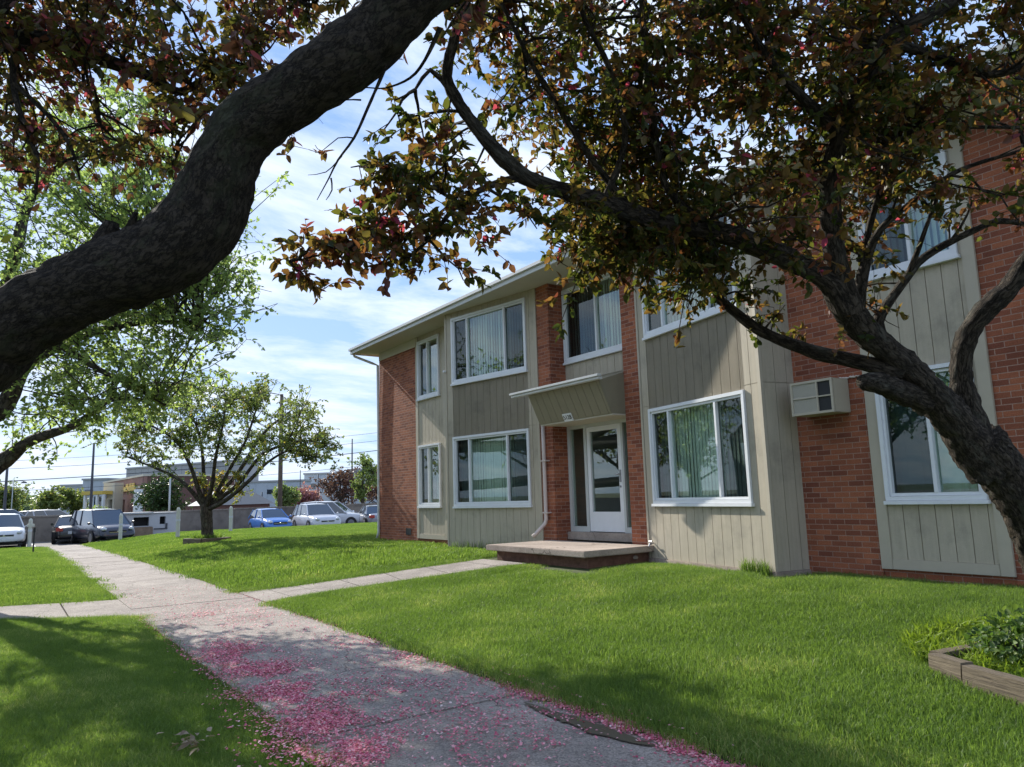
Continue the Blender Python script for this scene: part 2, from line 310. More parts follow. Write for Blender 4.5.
def streaks(mt, lo=.86, hi=1.06):
    nt = mt.node_tree; b = nt.nodes['Principled BSDF']; src = b.inputs['Base Color'].links[0].from_socket; tc = N(nt, 'ShaderNodeTexCoord'); mp = N(nt, 'ShaderNodeMapping'); lk(nt, tc.outputs['Object'], mp.inputs[0]); mp.inputs['Scale'].default_value = (9, 9, .7)
    n = N(nt, 'ShaderNodeTexNoise'); lk(nt, mp.outputs[0], n.inputs['Vector']); n.inputs['Scale'].default_value = 1.6; n.inputs['Detail'].default_value = 7; n.inputs['Roughness'].default_value = .68
    mr = N(nt, 'ShaderNodeMapRange'); lk(nt, n.outputs['Fac'], mr.inputs[0]); mr.inputs[1].default_value = .3; mr.inputs[2].default_value = .7; mr.inputs[3].default_value = lo; mr.inputs[4].default_value = hi
    vm = N(nt, 'ShaderNodeVectorMath', operation='SCALE'); lk(nt, src, vm.inputs[0]); lk(nt, mr.outputs[0], vm.inputs['Scale']); lk(nt, vm.outputs[0], b.inputs['Base Color'])
streaks(M['siding'])
M['trim'] = plain('beige trim paint', (.46, .405, .31), .6, .05, 4, .08, bscale=80)
M['canopy'] = plain('olive canopy boards', (.25, .22, .15), .7, .07, 4, .1, bscale=60)
M['white'] = plain('white painted metal', (.74, .75, .76), .42, .04, 5, 0)
M['alu'] = plain('grey aluminium door frame', (.52, .54, .52), .45, .04, 5, 0)
M['soffit'] = plain('cream soffit board', (.56, .52, .43), .75, .04, 2, .05, bscale=30)
M['fascia'] = plain('white fascia metal', (.62, .62, .60), .5, .06, 2, 0)
M['pipe'] = plain('pinkish white downspout', (.62, .53, .48), .5, .06, 4, 0)
M['glass'] = glassmat(tint=(.86, .92, .88), base=.09)
M['screen'] = plain('dark insect screen', (.035, .04, .045), .7, .1, 8)
M['room'] = plain('interior plaster', (.30, .30, .28), .9, .05, 2)
M['blind'] = plain('vertical blind cloth', (.60, .66, .60), .8, .06, 6)
M['drape'] = plain('green grey drape', (.30, .42, .35), .85, .1, 6)
M['conc'] = concmat('pavement concrete', (.300, .258, .225))
M['conc2'] = concmat('stoop concrete', (.42, .34, .28), .15)
M['wallconc'] = plain('weathered retaining concrete', (.215, .185, .155), .9, .16, 1.2, .3, dirt=(.12, .105, .09), dscale=.9)
M['asphalt'] = plain('asphalt', (.15, .14, .135), .9, .15, 3, .3, bscale=120)
M['line'] = plain('road line paint', (.6, .6, .58), .8, .1, 5)
M['dark'] = plain('dark void', (.012, .012, .014), .7, .1, 5)
M['black'] = plain('black plastic', (.02, .02, .022), .5, .1, 5)
M['rubber'] = plain('tyre rubber', (.02, .02, .02), .85, .1, 20)
M['wood'] = plain('weathered timber', (.125, .090, .052), .9, .35, 14, .8, bscale=40)
def woodmat():
    mt, nt, b = newmat('weathered timber'); uv = N(nt, 'ShaderNodeUVMap'); uv.uv_map = 'UVMap'; mp = N(nt, 'ShaderNodeMapping'); lk(nt, uv.outputs[0], mp.inputs[0]); mp.inputs['Scale'].default_value = (1.6, 16, 1)
    n = N(nt, 'ShaderNodeTexNoise'); lk(nt, mp.outputs[0], n.inputs['Vector']); n.inputs['Scale'].default_value = 2.2; n.inputs['Detail'].default_value = 8; n.inputs['Roughness'].default_value = .7
    r = N(nt, 'ShaderNodeValToRGB'); lk(nt, n.outputs['Fac'], r.inputs[0]); r.color_ramp.elements[0].position = .35; r.color_ramp.elements[1].position = .68
    r.color_ramp.elements[0].color = (.055, .040, .026, 1); r.color_ramp.elements[1].color = (.22, .175, .115, 1); lk(nt, r.outputs[0], b.inputs['Base Color']); b.inputs['Roughness'].default_value = .9
    bp = N(nt, 'ShaderNodeBump'); bp.inputs['Strength'].default_value = .8; bp.inputs['Distance'].default_value = .012; lk(nt, n.outputs['Fac'], bp.inputs['Height']); lk(nt, bp.outputs[0], b.inputs['Normal'])
    return mt
M['wood'] = woodmat()
M['bushleaf'] = leafmat('bush leaves', [(.0, (.035, .075, .018)), (.6, (.08, .14, .03)), (1, (.16, .22, .06))], .35)
M['post'] = plain('white painted post', (.55, .55, .48), .7, .1, 6, .1)
M['shed'] = plain('pale shed metal', (.46, .47, .48), .6, .06, 3)
M['shedlow'] = plain('brown crate panel', (.22, .16, .11), .8, .3, 5)
M['pole'] = plain('brown utility pole', (.12, .095, .075), .9, .2, 4, .2)
M['dpole'] = plain('dark steel pole', (.06, .065, .075), .6, .1, 4)
M['lpole'] = plain('light steel pole', (.45, .47, .48), .5, .05, 4)
M['chrome'] = plain('chrome', (.6, .6, .62), .2, .02, 4, metallic=1)
M['steel'] = plain('wheel steel', (.35, .35, .37), .35, .05, 4, metallic=.8)
M['lamp'] = plain('headlamp lens', (.62, .65, .68), .15, .05, 9, spec=.8)
M['tail'] = plain('tail lamp red', (.38, .02, .02), .2, .05, 9, spec=.8)
M['plate'] = plain('number plate', (.55, .58, .62), .5, .02, 9)
M['carglass'] = plain('car glass', (.035, .045, .055), .06, .05, 3, spec=1.0, coat=.5)
M['storebrick'] = plain('pink store brick', (.30, .17, .14), .85, .12, 2)
M['storedark'] = plain('brown shade-side brick', (.16, .085, .07), .85, .12, 2)  # store brick darkened: the side wall's shade is in the colour; house wall too
M['yellow'] = plain('yellow signboard', (.62, .45, .10), .6, .08, 3)
M['greybld'] = plain('grey blue hall cladding', (.44, .48, .53), .75, .04, .3)  # cladding paled: distance haze is put into the colour
M['greybld2'] = plain('pale grey roof wall', (.36, .36, .36), .8, .05, .3)
M['crabbark'] = barkmat('crabapple bark', (.040, .031, .023), (.175, .140, .105), 15, 1.0, .06, (.16, .15, .12), .28)
M['nearbark'] = barkmat('scaly bark', (.036, .028, .021), (.120, .096, .072), 17, 1.0, .05, (.080, .082, .05), .5)
M['bark'] = barkmat('grey brown bark', (.05, .042, .034), (.12, .10, .08), 6, .6, .03)
M['crableaf'] = leafmat('crabapple leaves', [(.0, (.032, .050, .012)), (.34, (.078, .078, .020)), (.55, (.14, .085, .030)), (.80, (.15, .058, .034)), (.965, (.11, .030, .028)), (.99, (.36, .05, .12))], .52, tr_gain=1.7)
M['redleaf'] = leafmat('bronze crabapple leaves', [(.0, (.055, .065, .018)), (.38, (.11, .085, .028)), (.60, (.12, .050, .036)), (.85, (.11, .030, .034)), (.96, (.34, .06, .13))], .48, tr_gain=1.7)
M['mapleleaf'] = leafmat('maple leaves', [(.0, (.11, .15, .06)), (.5, (.17, .22, .095)), (.85, (.22, .27, .13)), (1, (.26, .29, .15))], .6, tr_gain=2.2)
M['treeleaf'] = leafmat('spring green leaves', [(.0, (.10, .14, .045)), (.5, (.165, .205, .07)), (.85, (.22, .24, .10)), (1, (.35, .24, .05))], .5, tr_gain=1.5)
M['yewleaf'] = leafmat('dark evergreen leaves', [(.0, (.02, .05, .012)), (.6, (.045, .085, .02)), (1, (.09, .12, .03))], .25)
M['paleleaf'] = leafmat('pale green leaves', [(.0, (.12, .17, .06)), (.6, (.2, .26, .1)), (1, (.26, .3, .14))], .45)
M['plumleaf'] = leafmat('purple plum leaves', [(.0, (.07, .035, .03)), (.6, (.13, .07, .06)), (1, (.22, .11, .10))], .35)
M['pinkleaf'] = leafmat('pink blossom', [(.0, (.3, .13, .16)), (1, (.5, .25, .28))], .35)
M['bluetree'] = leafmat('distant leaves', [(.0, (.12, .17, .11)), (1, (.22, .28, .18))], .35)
M['grass'] = grassmat('grass blades', (.052, .110, .020), (.190, .285, .068), (.44, .44, .20), .48)
M['weed'] = grassmat('yellow green weeds', (.10, .17, .02), (.24, .33, .04), (.34, .38, .09), .4, 6)
M['soil'] = plain('turf soil', (.060, .075, .022), .95, .35, 5, .4)
M['farground'] = M['soil']
M['petal'] = leafmat('fallen petals', [(.0, (.40, .05, .12)), (.4, (.70, .20, .28)), (.75, (.82, .42, .47)), (1, (.82, .66, .66))], .2, .7)
M['dryleaf'] = leafmat('dry leaves', [(.0, (.14, .09, .05)), (1, (.42, .34, .25))], .2, .7)

# ------------------------------------------------------------------ ground
def struct(o): o['kind'] = 'structure'; return o
def gridmesh(name, xs, ys, zf, mat):
    X, Y = np.meshgrid(xs, ys, indexing='ij'); Z = np.array([[zf(x, y) for y in ys] for x in xs])
    V = np.stack([X, Y, Z], -1).reshape(-1, 3); ny = len(ys)
    i, j = np.meshgrid(np.arange(len(xs)-1), np.arange(ny-1), indexing='ij'); a = (i*ny+j).ravel()
    return fastmesh(name, V, np.stack([a, a+ny, a+ny+1, a+1], 1), mat, smooth=True)
xs = np.concatenate([[-1500, -700, -350, -200, -120, -80, -60, -45, -36, -34], np.arange(-32.6, -20, .4), np.arange(-20, 26, .5), [28, 35, 50, 90, 200, 600, 1500]])
ys = np.concatenate([[-1500, -600, -250, -120, -60, -40, -30, -22, -16], np.arange(-13, 3, .3), [4, 6, 8, 10, 13, 17, 22, 30, 50, 100, 250, 600, 1500]])
struct(gridmesh('ground', xs, ys, lambda x, y: zground(x, y)-.03, M['soil']))
# path of separate cast slabs
mb = MB(); x = -24.0; k = 0
while x < 27:
    x1 = x+1.55; dz = random.uniform(-.006, .006)
    za, zb_ = zpath(x)+.004+dz, zpath(x1)+.004+dz*.5
    y0, y1 = -7.12+random.uniform(-.01, .01), -5.38
    P = [(x+.006, y0, za), (x1-.006, y0, zb_), (x1-.006, y1, zb_), (x+.006, y1, za)]
    mb.face(P); 
    for a, b in ((0, 1), (1, 2), (2, 3), (3, 0)):
        A, B = P[a], P[b]; mb.face([A, (A[0], A[1], A[2]-.1), (B[0], B[1], B[2]-.1), B])
    x = x1
struct(mb.build('path', M['conc']))
def ribbon(name, L, R, mat, lift):
    mb = MB(); n = 26
    def interp(Q, t):
        f = t*(len(Q)-1); i = min(int(f), len(Q)-2); return Vector(Q[i]).lerp(Vector(Q[i+1]), f-i)
    gap = .004
    for i in range(n):
        a, b = i/n, (i+1)/n
        if i % 4 == 3: b -= gap
        P = []
        for Q, t in ((L, a), (R, a), (R, b), (L, b)):
            p = interp(Q, t); P.append((p.x, p.y, zground(p.x, p.y)+lift))
        mb.face(P)
        for q, w in ((0, 1), (1, 2), (2, 3), (3, 0)):
            A, B = P[q], P[w]; mb.face([A, (A[0], A[1], A[2]-.1), (B[0], B[1], B[2]-.1), B])
    return struct(mb.build(name, mat))
WALK_L = [(6.15, -5.375), (6.85, -4.5), (7.46, -2.95), (7.95, -1.53)]; WALK_R = [(7.85, -5.375), (8.05, -4.5), (8.6, -3.2), (9.3, -1.53)]
ribbon('entrance_walk', WALK_L, WALK_R, M['conc'], .012)
CROSS_L = [(5.6, -7.13), (5.0, -8.9), (3.9, -13), (2.8, -18)]; CROSS_R = [(7.9, -7.13), (6.6, -8.9), (5.4, -13), (4.3, -18)]
ribbon('cross_path', CROSS_L, CROSS_R, M['conc'], .012)
mb = MB(); mb.face([(-32.2, -60, -.725), (-23.7, -60, -.725), (-23.7, 60, -.725), (-32.2, 60, -.725)]); struct(mb.build('parking_lot', M['asphalt']))
mb = MB()
for y in np.arange(-13.2, 34, 2.9): mb.face([(-30.5, y, -.720), (-25.6, y, -.720), (-25.6, y+.1, -.720), (-30.5, y+.1, -.720)])
struct(mb.build('parking_lines', M['line']))
mb = MB(); mb.face([(-70, -200, -.52), (-36.5, -200, -.52), (-36.5, 200, -.52), (-70, 200, -.52)]); struct(mb.build('far_road', M['asphalt']))

# ------------------------------------------------------------------ the apartment building
TH = math.radians(10.78); C_, S_ = math.cos(TH), math.sin(TH)
BL = 2.87
BX0 = 10.654; AX1 = 7.737
FB = Fr((BX0, 0), (C_, -S_), (-S_, -C_))
FA = Fr((AX1-BL*C_, -BL*S_), (C_, S_), (S_, -C_))
bc = Vector((BX0+BL*C_, -BL*S_)); ac_ = Vector((AX1-BL*C_, -BL*S_)); RL = BL*S_/C_
FBr = Fr((bc.x, bc.y), (S_, C_), (C_, -S_))                     # return of the right bay, seen from the right
FAr = Fr((ac_.x-RL*S_, ac_.y+RL*C_), (S_, -C_), (-C_, -S_))
ZS = 5.29                                                        # soffit
bld = empty('apartment_building', (9.2, 5, 0), 'two storey red brick apartment block with beige siding bays and white windows beside the lawn', 'apartment building')
inv = Matrix.Translation((-9.2, -5, 0))
def part(mb, name, mat, parent=bld, **kw):
    o = mb.build(name, mat, parent, **kw)
    if parent is bld: o.data.transform(inv)
    return o
def subpart(mb, name, mat, parent, **kw):
    o = mb.build(name, mat, parent, **kw); o.data.transform(inv); return o
def boards(F, mb, s0, s1, z0, z1, holes=(), pitch=.203, o0=0.0, o1=.014, phase=0):
    s = s0-phase
    while s < s1-.003:
        a = max(s, s0); e = min(s+pitch-.009, s1)
        if e-a > .004:
            zs = [(z0, z1)]
            cuts = sorted({a, e, *[min(max(h[i], a), e) for h in holes for i in (0, 1)]})
            for c, d in zip(cuts, cuts[1:]):
                if d-c < .002: continue
                hs = sorted([(h[2], h[3]) for h in holes if h[0] < (c+d)/2 < h[1]]); z = z0
                for h in hs:
                    if h[0]-z > .01: F.box(mb, c, d, z, h[0], o0, o1)
                    z = h[1]
                if z1-z > .01: F.box(mb, c, d, z, z1, o0, o1)
        s += pitch
LO, UPW = (.90, 2.43), (3.63, 5.15)
Bw = (.24, 2.56); Aw = (.24, 2.60)
rooms = MB()
def window(F, s0, s1, z0, z1, mulls, screens, blind='blind', o=0.02, fw=.055, sill=True, bl_seed=0, closed=False, open_panes=(), deep=.075):
    mb = MB()
    # outer flange, inner frame
    for (a, b, c, d) in ((s0, s1, z1-.05, z1), (s0, s1, z0, z0+.05), (s0, s0+.05, z0+.05, z1-.05), (s1-.05, s1, z0+.05, z1-.05)):
        F.box(mb, a, b, c, d, -.06, o+.03)
    i0, i1, j0, j1 = s0+.052, s1-.052, z0+.052, z1-.052
    for (a, b, c, d) in ((i0, i1, j1-.035, j1), (i0, i1, j0, j0+.035), (i0, i0+.03, j0+.035, j1-.035), (i1-.03, i1, j0+.035, j1-.035)):
        F.box(mb, a, b, c, d, -.05, o+.008)
    for mm in mulls: F.box(mb, mm-.022, mm+.022, j0+.036, j1-.036, -.045, o+.012)
    if sill: F.box(mb, s0-.02, s1+.02, z0-.045, z0-.002, -.03, o+.05)
    w = part(mb, 'window', M['white'], bevel=.003)
    ed = [i0+.03]+list(mulls)+[i1-.03]
    for k, (a, b) in enumerate(zip(ed, ed[1:])):
        a2 = a+(.022 if k else 0); b2 = b-(.022 if k < len(ed)-2 else 0)
        g = MB(); F.box(g, a2, b2, j0+.036, j1-.036, -.022, -.018); subpart(g, 'pane', M['glass' if k not in screens else 'glass2'], w)
    # vertical blinds
    rnd = random.Random(bl_seed); g = MB(); s = i0+.02
    while s < i1-.05:
        kk = sum(1 for mm in mulls if s > mm)
        if kk not in open_panes:
            an = (rnd.uniform(.05, .22) if closed else rnd.uniform(.25, .6)) if blind == 'blind' else rnd.uniform(-.3, .3)
            hw = .044 if blind == 'blind' else .05
            c, sn = math.cos(an)*hw, math.sin(an)*hw; oo = -.16
            p = lambda a, z, ot: F.p(a, z, ot)
            zb = j0+.02
            g.face([p(s-c, zb, oo-sn), p(s+c, zb, oo+sn), p(s+c, j1, oo+sn), p(s-c, j1, oo-sn)])
            g.face([p(s-c, zb, oo-sn-.002), p(s-c, j1, oo-sn-.002), p(s+c, j1, oo+sn-.002), p(s+c, zb, oo+sn-.002)])
        s += .082
    if g.v: subpart(g, 'blind', M[blind], w)
    return w
M['glass2'] = glassmat('screened window glass', (.52, .56, .56), .05)
# brick walls
mb = MB()
F0.wall(mb, 0, 2.36, -.5, 5.06, -.2, 0); F0.wall(mb, 2.362, 3.968, -.5, .095, -.2, -.02)
F0.wall(mb, 3.97, 4.87, -.5, 5.06, -.2, 0)
part(mb, 'brick_wall', M['brick'])
mb = MB(); F0.wall(mb, AX1+.004, 8.16, -.5, ZS, -.40, 0); part(mb, 'brick_pillar', M['brick'])
mb = MB(); F0.wall(mb, 10.25, BX0-.004, -.5, ZS, -.40, 0); part(mb, 'brick_pillar', M['brick'])
mb = MB(); F0.wall(mb, 13.5, 14.59, -.5, 5.15, -.2, 0); F0.wall(mb, 14.592, 16.028, -.5, .095, -.2, -.02); F0.wall(mb, 16.03, 18.39, -.5, 5.15, -.2, 0); part(mb, 'brick_wall', M['brick'])
mb = MB(); Fs = Fr((0, 10), (0, -1), (-1, 0)); Fs.wall(mb, 0, 9.8, -.7, 5.06, -.2, 0); Fe = Fr((18.39, 0), (0, 1), (1, 0)); Fe.wall(mb, .2, 10, -.6, 5.15, -.2, 0)
Fbk = Fr((18.39, 10), (-1, 0), (0, 1)); Fbk.wall(mb, .2, 18.19, -.6, 5.06, -.2, 0); part(mb, 'brick_wall', M['brick'])
mb = MB()
F0.box(mb, 0, 4.86, 5.063, ZS-.002, -.2, .012); part(mb, 'frieze_board', M['soffit']); mb = MB(); F0.box(mb, 13.5, 18.39, 5.153, ZS-.002, -.2, .012); part(mb, 'frieze_board', M['soffit']); mb = MB(); Fs.box(mb, 0, 9.8, 5.063, ZS-.002, -.2, .012)
part(mb, 'frieze_board', M['soffit'])
# floor slab and partitions keep rooms apart
mb = MB(); mb.box(.2, 18.19, .42, 9.8, 2.62, 2.86); mb.box(.2, 18.19, .42, 9.8, 0.05, .2)
for xx in (2.0, 8.0, 10.3, 14.2): mb.box(xx, xx+.1, .45, 9.8, .2, 2.62); mb.box(xx, xx+.1, .45, 9.8, 2.86, 5.2)
mb.box(.2, 18.19, 4.0, 4.1, .2, 2.62); mb.box(.2, 18.19, 4.0, 4.1, 2.86, 5.2)
part(mb, 'interior_wall', M['room'])
# siding: bays
def bay(F, win, name_seed, edge_left, edge_right):
    mb = MB(); holes = [(win[0]+.02, win[1]-.02, LO[0]+.02, LO[1]-.02), (win[0]+.02, win[1]-.02, UPW[0]+.02, UPW[1]-.02)]
    F.wall(mb, 0, BL, .03, ZS, -.12, 0, holes)
    hb = [(win[0]-.001, win[1]+.001, LO[0], LO[1]), (win[0]-.001, win[1]+.001, UPW[0], UPW[1])]
    boards(F, mb, .05, BL-.045, .03, 2.485, hb); boards(F, mb, .05, BL-.045, 2.492, ZS-.002, hb)
    part(mb, 'bay_siding', M['siding'])
    for ta, tb in ((-.004, .045), (BL-.04, BL+.022)): mb = MB(); F.box(mb, ta, tb, .03, ZS-.003, -.02, .03); part(mb, 'corner_trim', M['trim'])
    for k, (z0, z1) in enumerate((LO, UPW)):
        w = window(F, win[0], win[1], z0, z1, (win[0]+.52, win[1]-.65), (0, 2), 'blind', bl_seed=name_seed+k, closed=(k == 0))
bay(FB, Bw, 5, 1, 1); bay(FA, Aw, 15, 1, 1)
for F, rev in ((FBr, 0), (FAr, 1)):
    mb = MB(); F.wall(mb, .025, RL+.12, .03, ZS-.003, -.10, 0) if not rev else F.wall(mb, -.12, RL-.025, .03, ZS-.003, -.10, 0)
    a, b = (.03, RL+.02) if not rev else (-.02, RL-.03)
    boards(F, mb, a, b, .03, 2.485); boards(F, mb, a, b, 2.492, ZS-.004)
    part(mb, 'bay_return', M['siding'])
for F_, a, b in ((FB, -.02, BL+.05), (FA, -.02, BL+.04), (FBr, .06, RL)): mb = MB(); F_.box(mb, a, b, -.12, .026, -.1, .04); part(mb, 'footing', M['conc2'])
# flat panels with their windows
for x0, x1, wl, mull in ((2.36, 3.96, (2.50, 3.66), 3.02), (14.59, 16.03, (14.74, 15.86), 15.33)):
    mb = MB(); holes = [(wl[0]+.02, wl[1]-.02, LO[0]+.02, LO[1]-.02), (wl[0]+.02, wl[1]-.02, UPW[0]+.02, UPW[1]-.02)]
    F0.wall(mb, x0, x1, .10, ZS, -.15, 0, holes)
    hb = [(wl[0], wl[1], LO[0], LO[1]), (wl[0], wl[1], UPW[0], UPW[1])]
    boards(F0, mb, x0+.14, x1-.14, .22, ZS-.003, hb, pitch=.185)
    part(mb, 'siding_panel', M['siding'])
    mb = MB()
    F0.box(mb, x0, x0+.138, .10, ZS-.004, 0, .034); F0.box(mb, x1-.138, x1, .10, ZS-.004, 0, .034); F0.box(mb, x0+.14, x1-.14, .10, .218, 0, .032)
    part(mb, 'panel_trim', M['trim'], bevel=.004)
    for k, (z0, z1) in enumerate((LO, UPW)):
        window(F0, wl[0], wl[1], z0, z1, (mull,), (0,), 'drape' if x0 > 10 and k == 0 else 'blind', bl_seed=40+k+int(x0), o=.03)
# recess: upper window, siding, door
FR = Fr((0, .38), (1, 0), (0, -1))
mb = MB(); FR.wall(mb, 8.10, 10.3, 2.40, ZS, -.12, 0, [(8.22, 10.2, 3.70, 5.13)]); boards(FR, mb, 8.22, 10.25, 3.28, 3.62, ()); part(mb, 'recess_siding', M['siding'])
window(FR, 8.19, 10.23, 3.68, 5.17, (9.17,), (0,), 'blind', bl_seed=77, o=.02)
# door
mb = MB()
zt, zb = 2.41, .38
for a, b, c, d in ((8.162, 8.25, zb, zt), (8.25, 10.24, zt-.07, zt), (8.66, 8.74, zb, zt-.07), (9.70, 9.76, zb, zt-.07), (10.16, 10.245, zb, zt-.07), (8.25, 8.66, zb, zb+.1), (9.76, 10.16, zb, zb+.1)):
    FR.box(mb, a, b, c, d, -.07, .03)
df = part(mb, 'door_frame', M['alu'], bevel=.003)
for a, b in ((8.25, 8.66), (9.76, 10.16)):
    g = MB(); FR.box(g, a, b, zb+.1, zt-.07, -.02, -.014); subpart(g, 'sidelight', M['glass'], df)
mb = MB(); a, b, c, d = 8.745, 9.695, zb+.012, zt-.075
for q in ((a, a+.09, c, d), (b-.09, b, c, d), (a+.09, b-.09, d-.09, d), (a+.09, b-.09, c, c+.36)): FR.box(mb, *q, -.04, .02)
dr = part(mb, 'door', M['white'], bevel=.003)
g = MB(); FR.box(g, a+.09, b-.09, c+.36, d-.09, -.02, -.014); subpart(g, 'pane', M['glass'], dr)
g = MB(); FR.box(g, b-.075, b-.03, 1.28, 1.50, .02, .032); g.tube([FR.p(b-.05, 1.42, .03), FR.p(b-.05, 1.42, .07), FR.p(b-.13, 1.42, .07)], [.011]*3, 6); FR.box(g, b-.07, b-.04, 1.18, 1.22, .02, .04); subpart(g, 'handle', M['steel'], dr)
mb = MB(); FR.box(mb, 8.165, 10.247, .232, .378, -.2, .12); part(mb, 'door_step', M['conc2'], bevel=.008)
# canopy
mb = MB(); cx0, cx1 = 8.167, 10.243
prof = [(-.30, 2.43), (-.56, 2.99), (.375, 3.27), (.375, 2.43)]
for s0, s1 in ((cx0, cx1),):
    L = [Vector((s0, y, z)) for y, z in prof]; R = [Vector((s1, y, z)) for y, z in prof]
    mb.face(L[::-1]); mb.face(R)
    for i in range(4):
        j = (i+1) % 4; mb.face([L[i], R[i], R[j], L[j]][::-1])
s = cx0+.01; dn = Vector((0, -.907, -.421))
while s < cx1-.02:
    e = min(s+.19, cx1-.005); A, B = Vector((0, -.30, 2.44)), Vector((0, -.555, 2.985))
    q = [Vector((s, 0, 0))+A+dn*.014, Vector((e, 0, 0))+A+dn*.014, Vector((e, 0, 0))+B+dn*.014, Vector((s, 0, 0))+B+dn*.014]
    mb.face(q)
    for i in range(4):
        j = (i+1) % 4; mb.face([q[i]-dn*.014, q[j]-dn*.014, q[j], q[i]])
    s += .20
for s in np.arange(-.5, .38, .185):     # grooves on the cheek
    zt_ = 2.99+(s+.56)*.3-.01
    mb.face([(cx1+.008, max(s, -.30-(0)), 2.44), (cx1+.008, s+.172 if s+.172 < .375 else .37, 2.44), (cx1+.008, min(s+.172, .37), zt_), (cx1+.008, s, zt_)]) if s > -.3 else None
can = part(mb, 'entrance_canopy', M['canopy'])
g = MB(); g.box(cx0, cx1, -.29, .37, 2.405, 2.428); subpart(g, 'soffit', M['soffit'], can)
g = MB(); g.box(7.72, 10.34, -.66, -.565, 2.985, 3.03); g.box(7.70, 10.36, -.69, -.60, 3.032, 3.075)
subpart(g, 'gutter', M['fascia'], can, bevel=.006)
def text_mesh(body, size, mat, parent, loc, xdir, up, name='lettering', extr=.003):
    cu = bpy.data.curves.new('txt', 'FONT'); cu.body = body; cu.size = size; cu.extrude = extr; cu.align_x = 'CENTER'; cu.align_y = 'CENTER'
    to = bpy.data.objects.new('txt', cu); COL.objects.link(to); bpy.context.view_layer.update()
    me = bpy.data.meshes.new_from_object(to); bpy.data.objects.remove(to)
    xd = Vector(xdir).normalized(); u = Vector(up).normalized(); z = xd.cross(u)
    mt4 = Matrix(((xd.x, u.x, z.x, loc[0]), (xd.y, u.y, z.y, loc[1]), (xd.z, u.z, z.z, loc[2]), (0, 0, 0, 1)))
    me.transform(mt4); me.materials.clear(); me.materials.append(mat)
    o = bpy.data.objects.new(name, me); COL.objects.link(o); o.parent = parent; return o
# house number plate lies on the sloping face
upv = Vector((0, -.421, .907)); base = Vector((0, -.30, 2.43))
def onslope(px, py):
    d = Vector(ray(px, py)); c = Vector(CAM); n = Vector((0, -.907, -.421)); return c+d*((base-c).dot(n)/d.dot(n))
pc = onslope(568.5, 417)
g = MB(); hx, hz = .125, .075
q = [pc+Vector((-hx, 0, 0))-upv*hz, pc+Vector((hx, 0, 0))-upv*hz, pc+Vector((hx, 0, 0))+upv*hz, pc+Vector((-hx, 0, 0))+upv*hz]
g.face([p_+dn*.024 for p_ in q])
for i in range(4): g.face([q[i], q[(i+1) % 4], q[(i+1) % 4]+dn*.024, q[i]+dn*.024])
pl = subpart(g, 'number_plate', M['white'], can)
t = text_mesh('5128', .115, M['black'], None, pc+dn*.026-Vector((0, 0, 0)), (1, 0, 0), upv); t.data.transform(inv); t.parent = can; t.name = 'house_number'
# roof, soffit, fascia
mb = MB(); mb.box(-.34, 18.73, -.72, -.013, ZS, ZS+.02); mb.box(-.34, -.013, -.01, 10.3, ZS, ZS+.02); mb.box(-.012, 18.73, -.012, 10.3, ZS+.001, ZS+.021); part(mb, 'soffit', M['soffit'])
mb = MB(); mb.box(-.36, 18.75, -.745, -.722, ZS-.03, ZS+.11); mb.box(-.365, -.342, -.72, 10.3, ZS-.03, ZS+.11)
mb.box(-.36, 18.75, -.80, -.747, ZS+.06, ZS+.125); part(mb, 'fascia', M['fascia'], bevel=.004)
mb = MB(); z0 = ZS+.13; P = [(-.36, -.78), (18.75, -.78), (18.75, 10.35), (-.36, 10.35)]; r1, r2 = (4, 5, z0+.9), (14.5, 5, z0+.9)
mb.face([(*P[0], z0), (*P[1], z0), r2, r1]); mb.face([(*P[1], z0), (*P[2], z0), r2]); mb.face([(*P[2], z0), (*P[3], z0), r1, r2]); mb.face([(*P[3], z0), (*P[0], z0), r1]); mb.face([(*p, z0) for p in P][::-1])
part(mb, 'roof', plain('brown shingle', (.10, .08, .07), .9, .2, 3, .4))
mb = MB(); mb.box(-.46, -.367, -.70, 10.3, ZS+.0, ZS+.10); part(mb, 'gutter', M['fascia'], bevel=.01)
mb = MB(); mb.tube([(-.41, -.62, ZS+.0), (-.40, -.60, ZS-.06), (-.12, -.16, ZS-.28), (.03, -.06, ZS-.36), (.03, -.045, 3), (.03, -.045, .2), (-.02, -.08, .02)], [.036]*7, 8); part(mb, 'downspout', M['fascia'], smooth=True)
mb = MB(); X = 7.93
mb.tube([(X, -.06, 2.43), (X, -.06, 1.9), (X, -.06, .62), (X-.02, -.08, .54), (X-.10, -.24, .36), (X-.13, -.30, .30)], [.038]*6, 8)
ds = part(mb, 'downspout', M['pipe'], smooth=True)
for z in (1.75, .75): g = MB(); g.box(X-.06, X+.10, -.105, -.002, z-.012, z+.012); subpart(g, 'bracket', M['pipe'], ds)
mb = MB(); F0.box(mb, 1.68, 1.98, .17, .34, .0, .012); vt = part(mb, 'vent', M['black'])
mb = MB(); p = FB.p(.16, .27, .02); mb.tube([p, FB.p(.16, .27, .10), FB.p(.16, .22, .12)], [.012, .012, .012], 6); mb.tube([FB.p(.12, .30, .08), FB.p(.20, .30, .08)], [.012, .012], 6); part(mb, 'hose_tap', M['steel'])
mb = MB(); mb.tube([FA.p(.02, 3.95, .04), FA.p(.02, 3.95, .1)], [.03, .025], 8); part(mb, 'wall_lamp', M['white'])
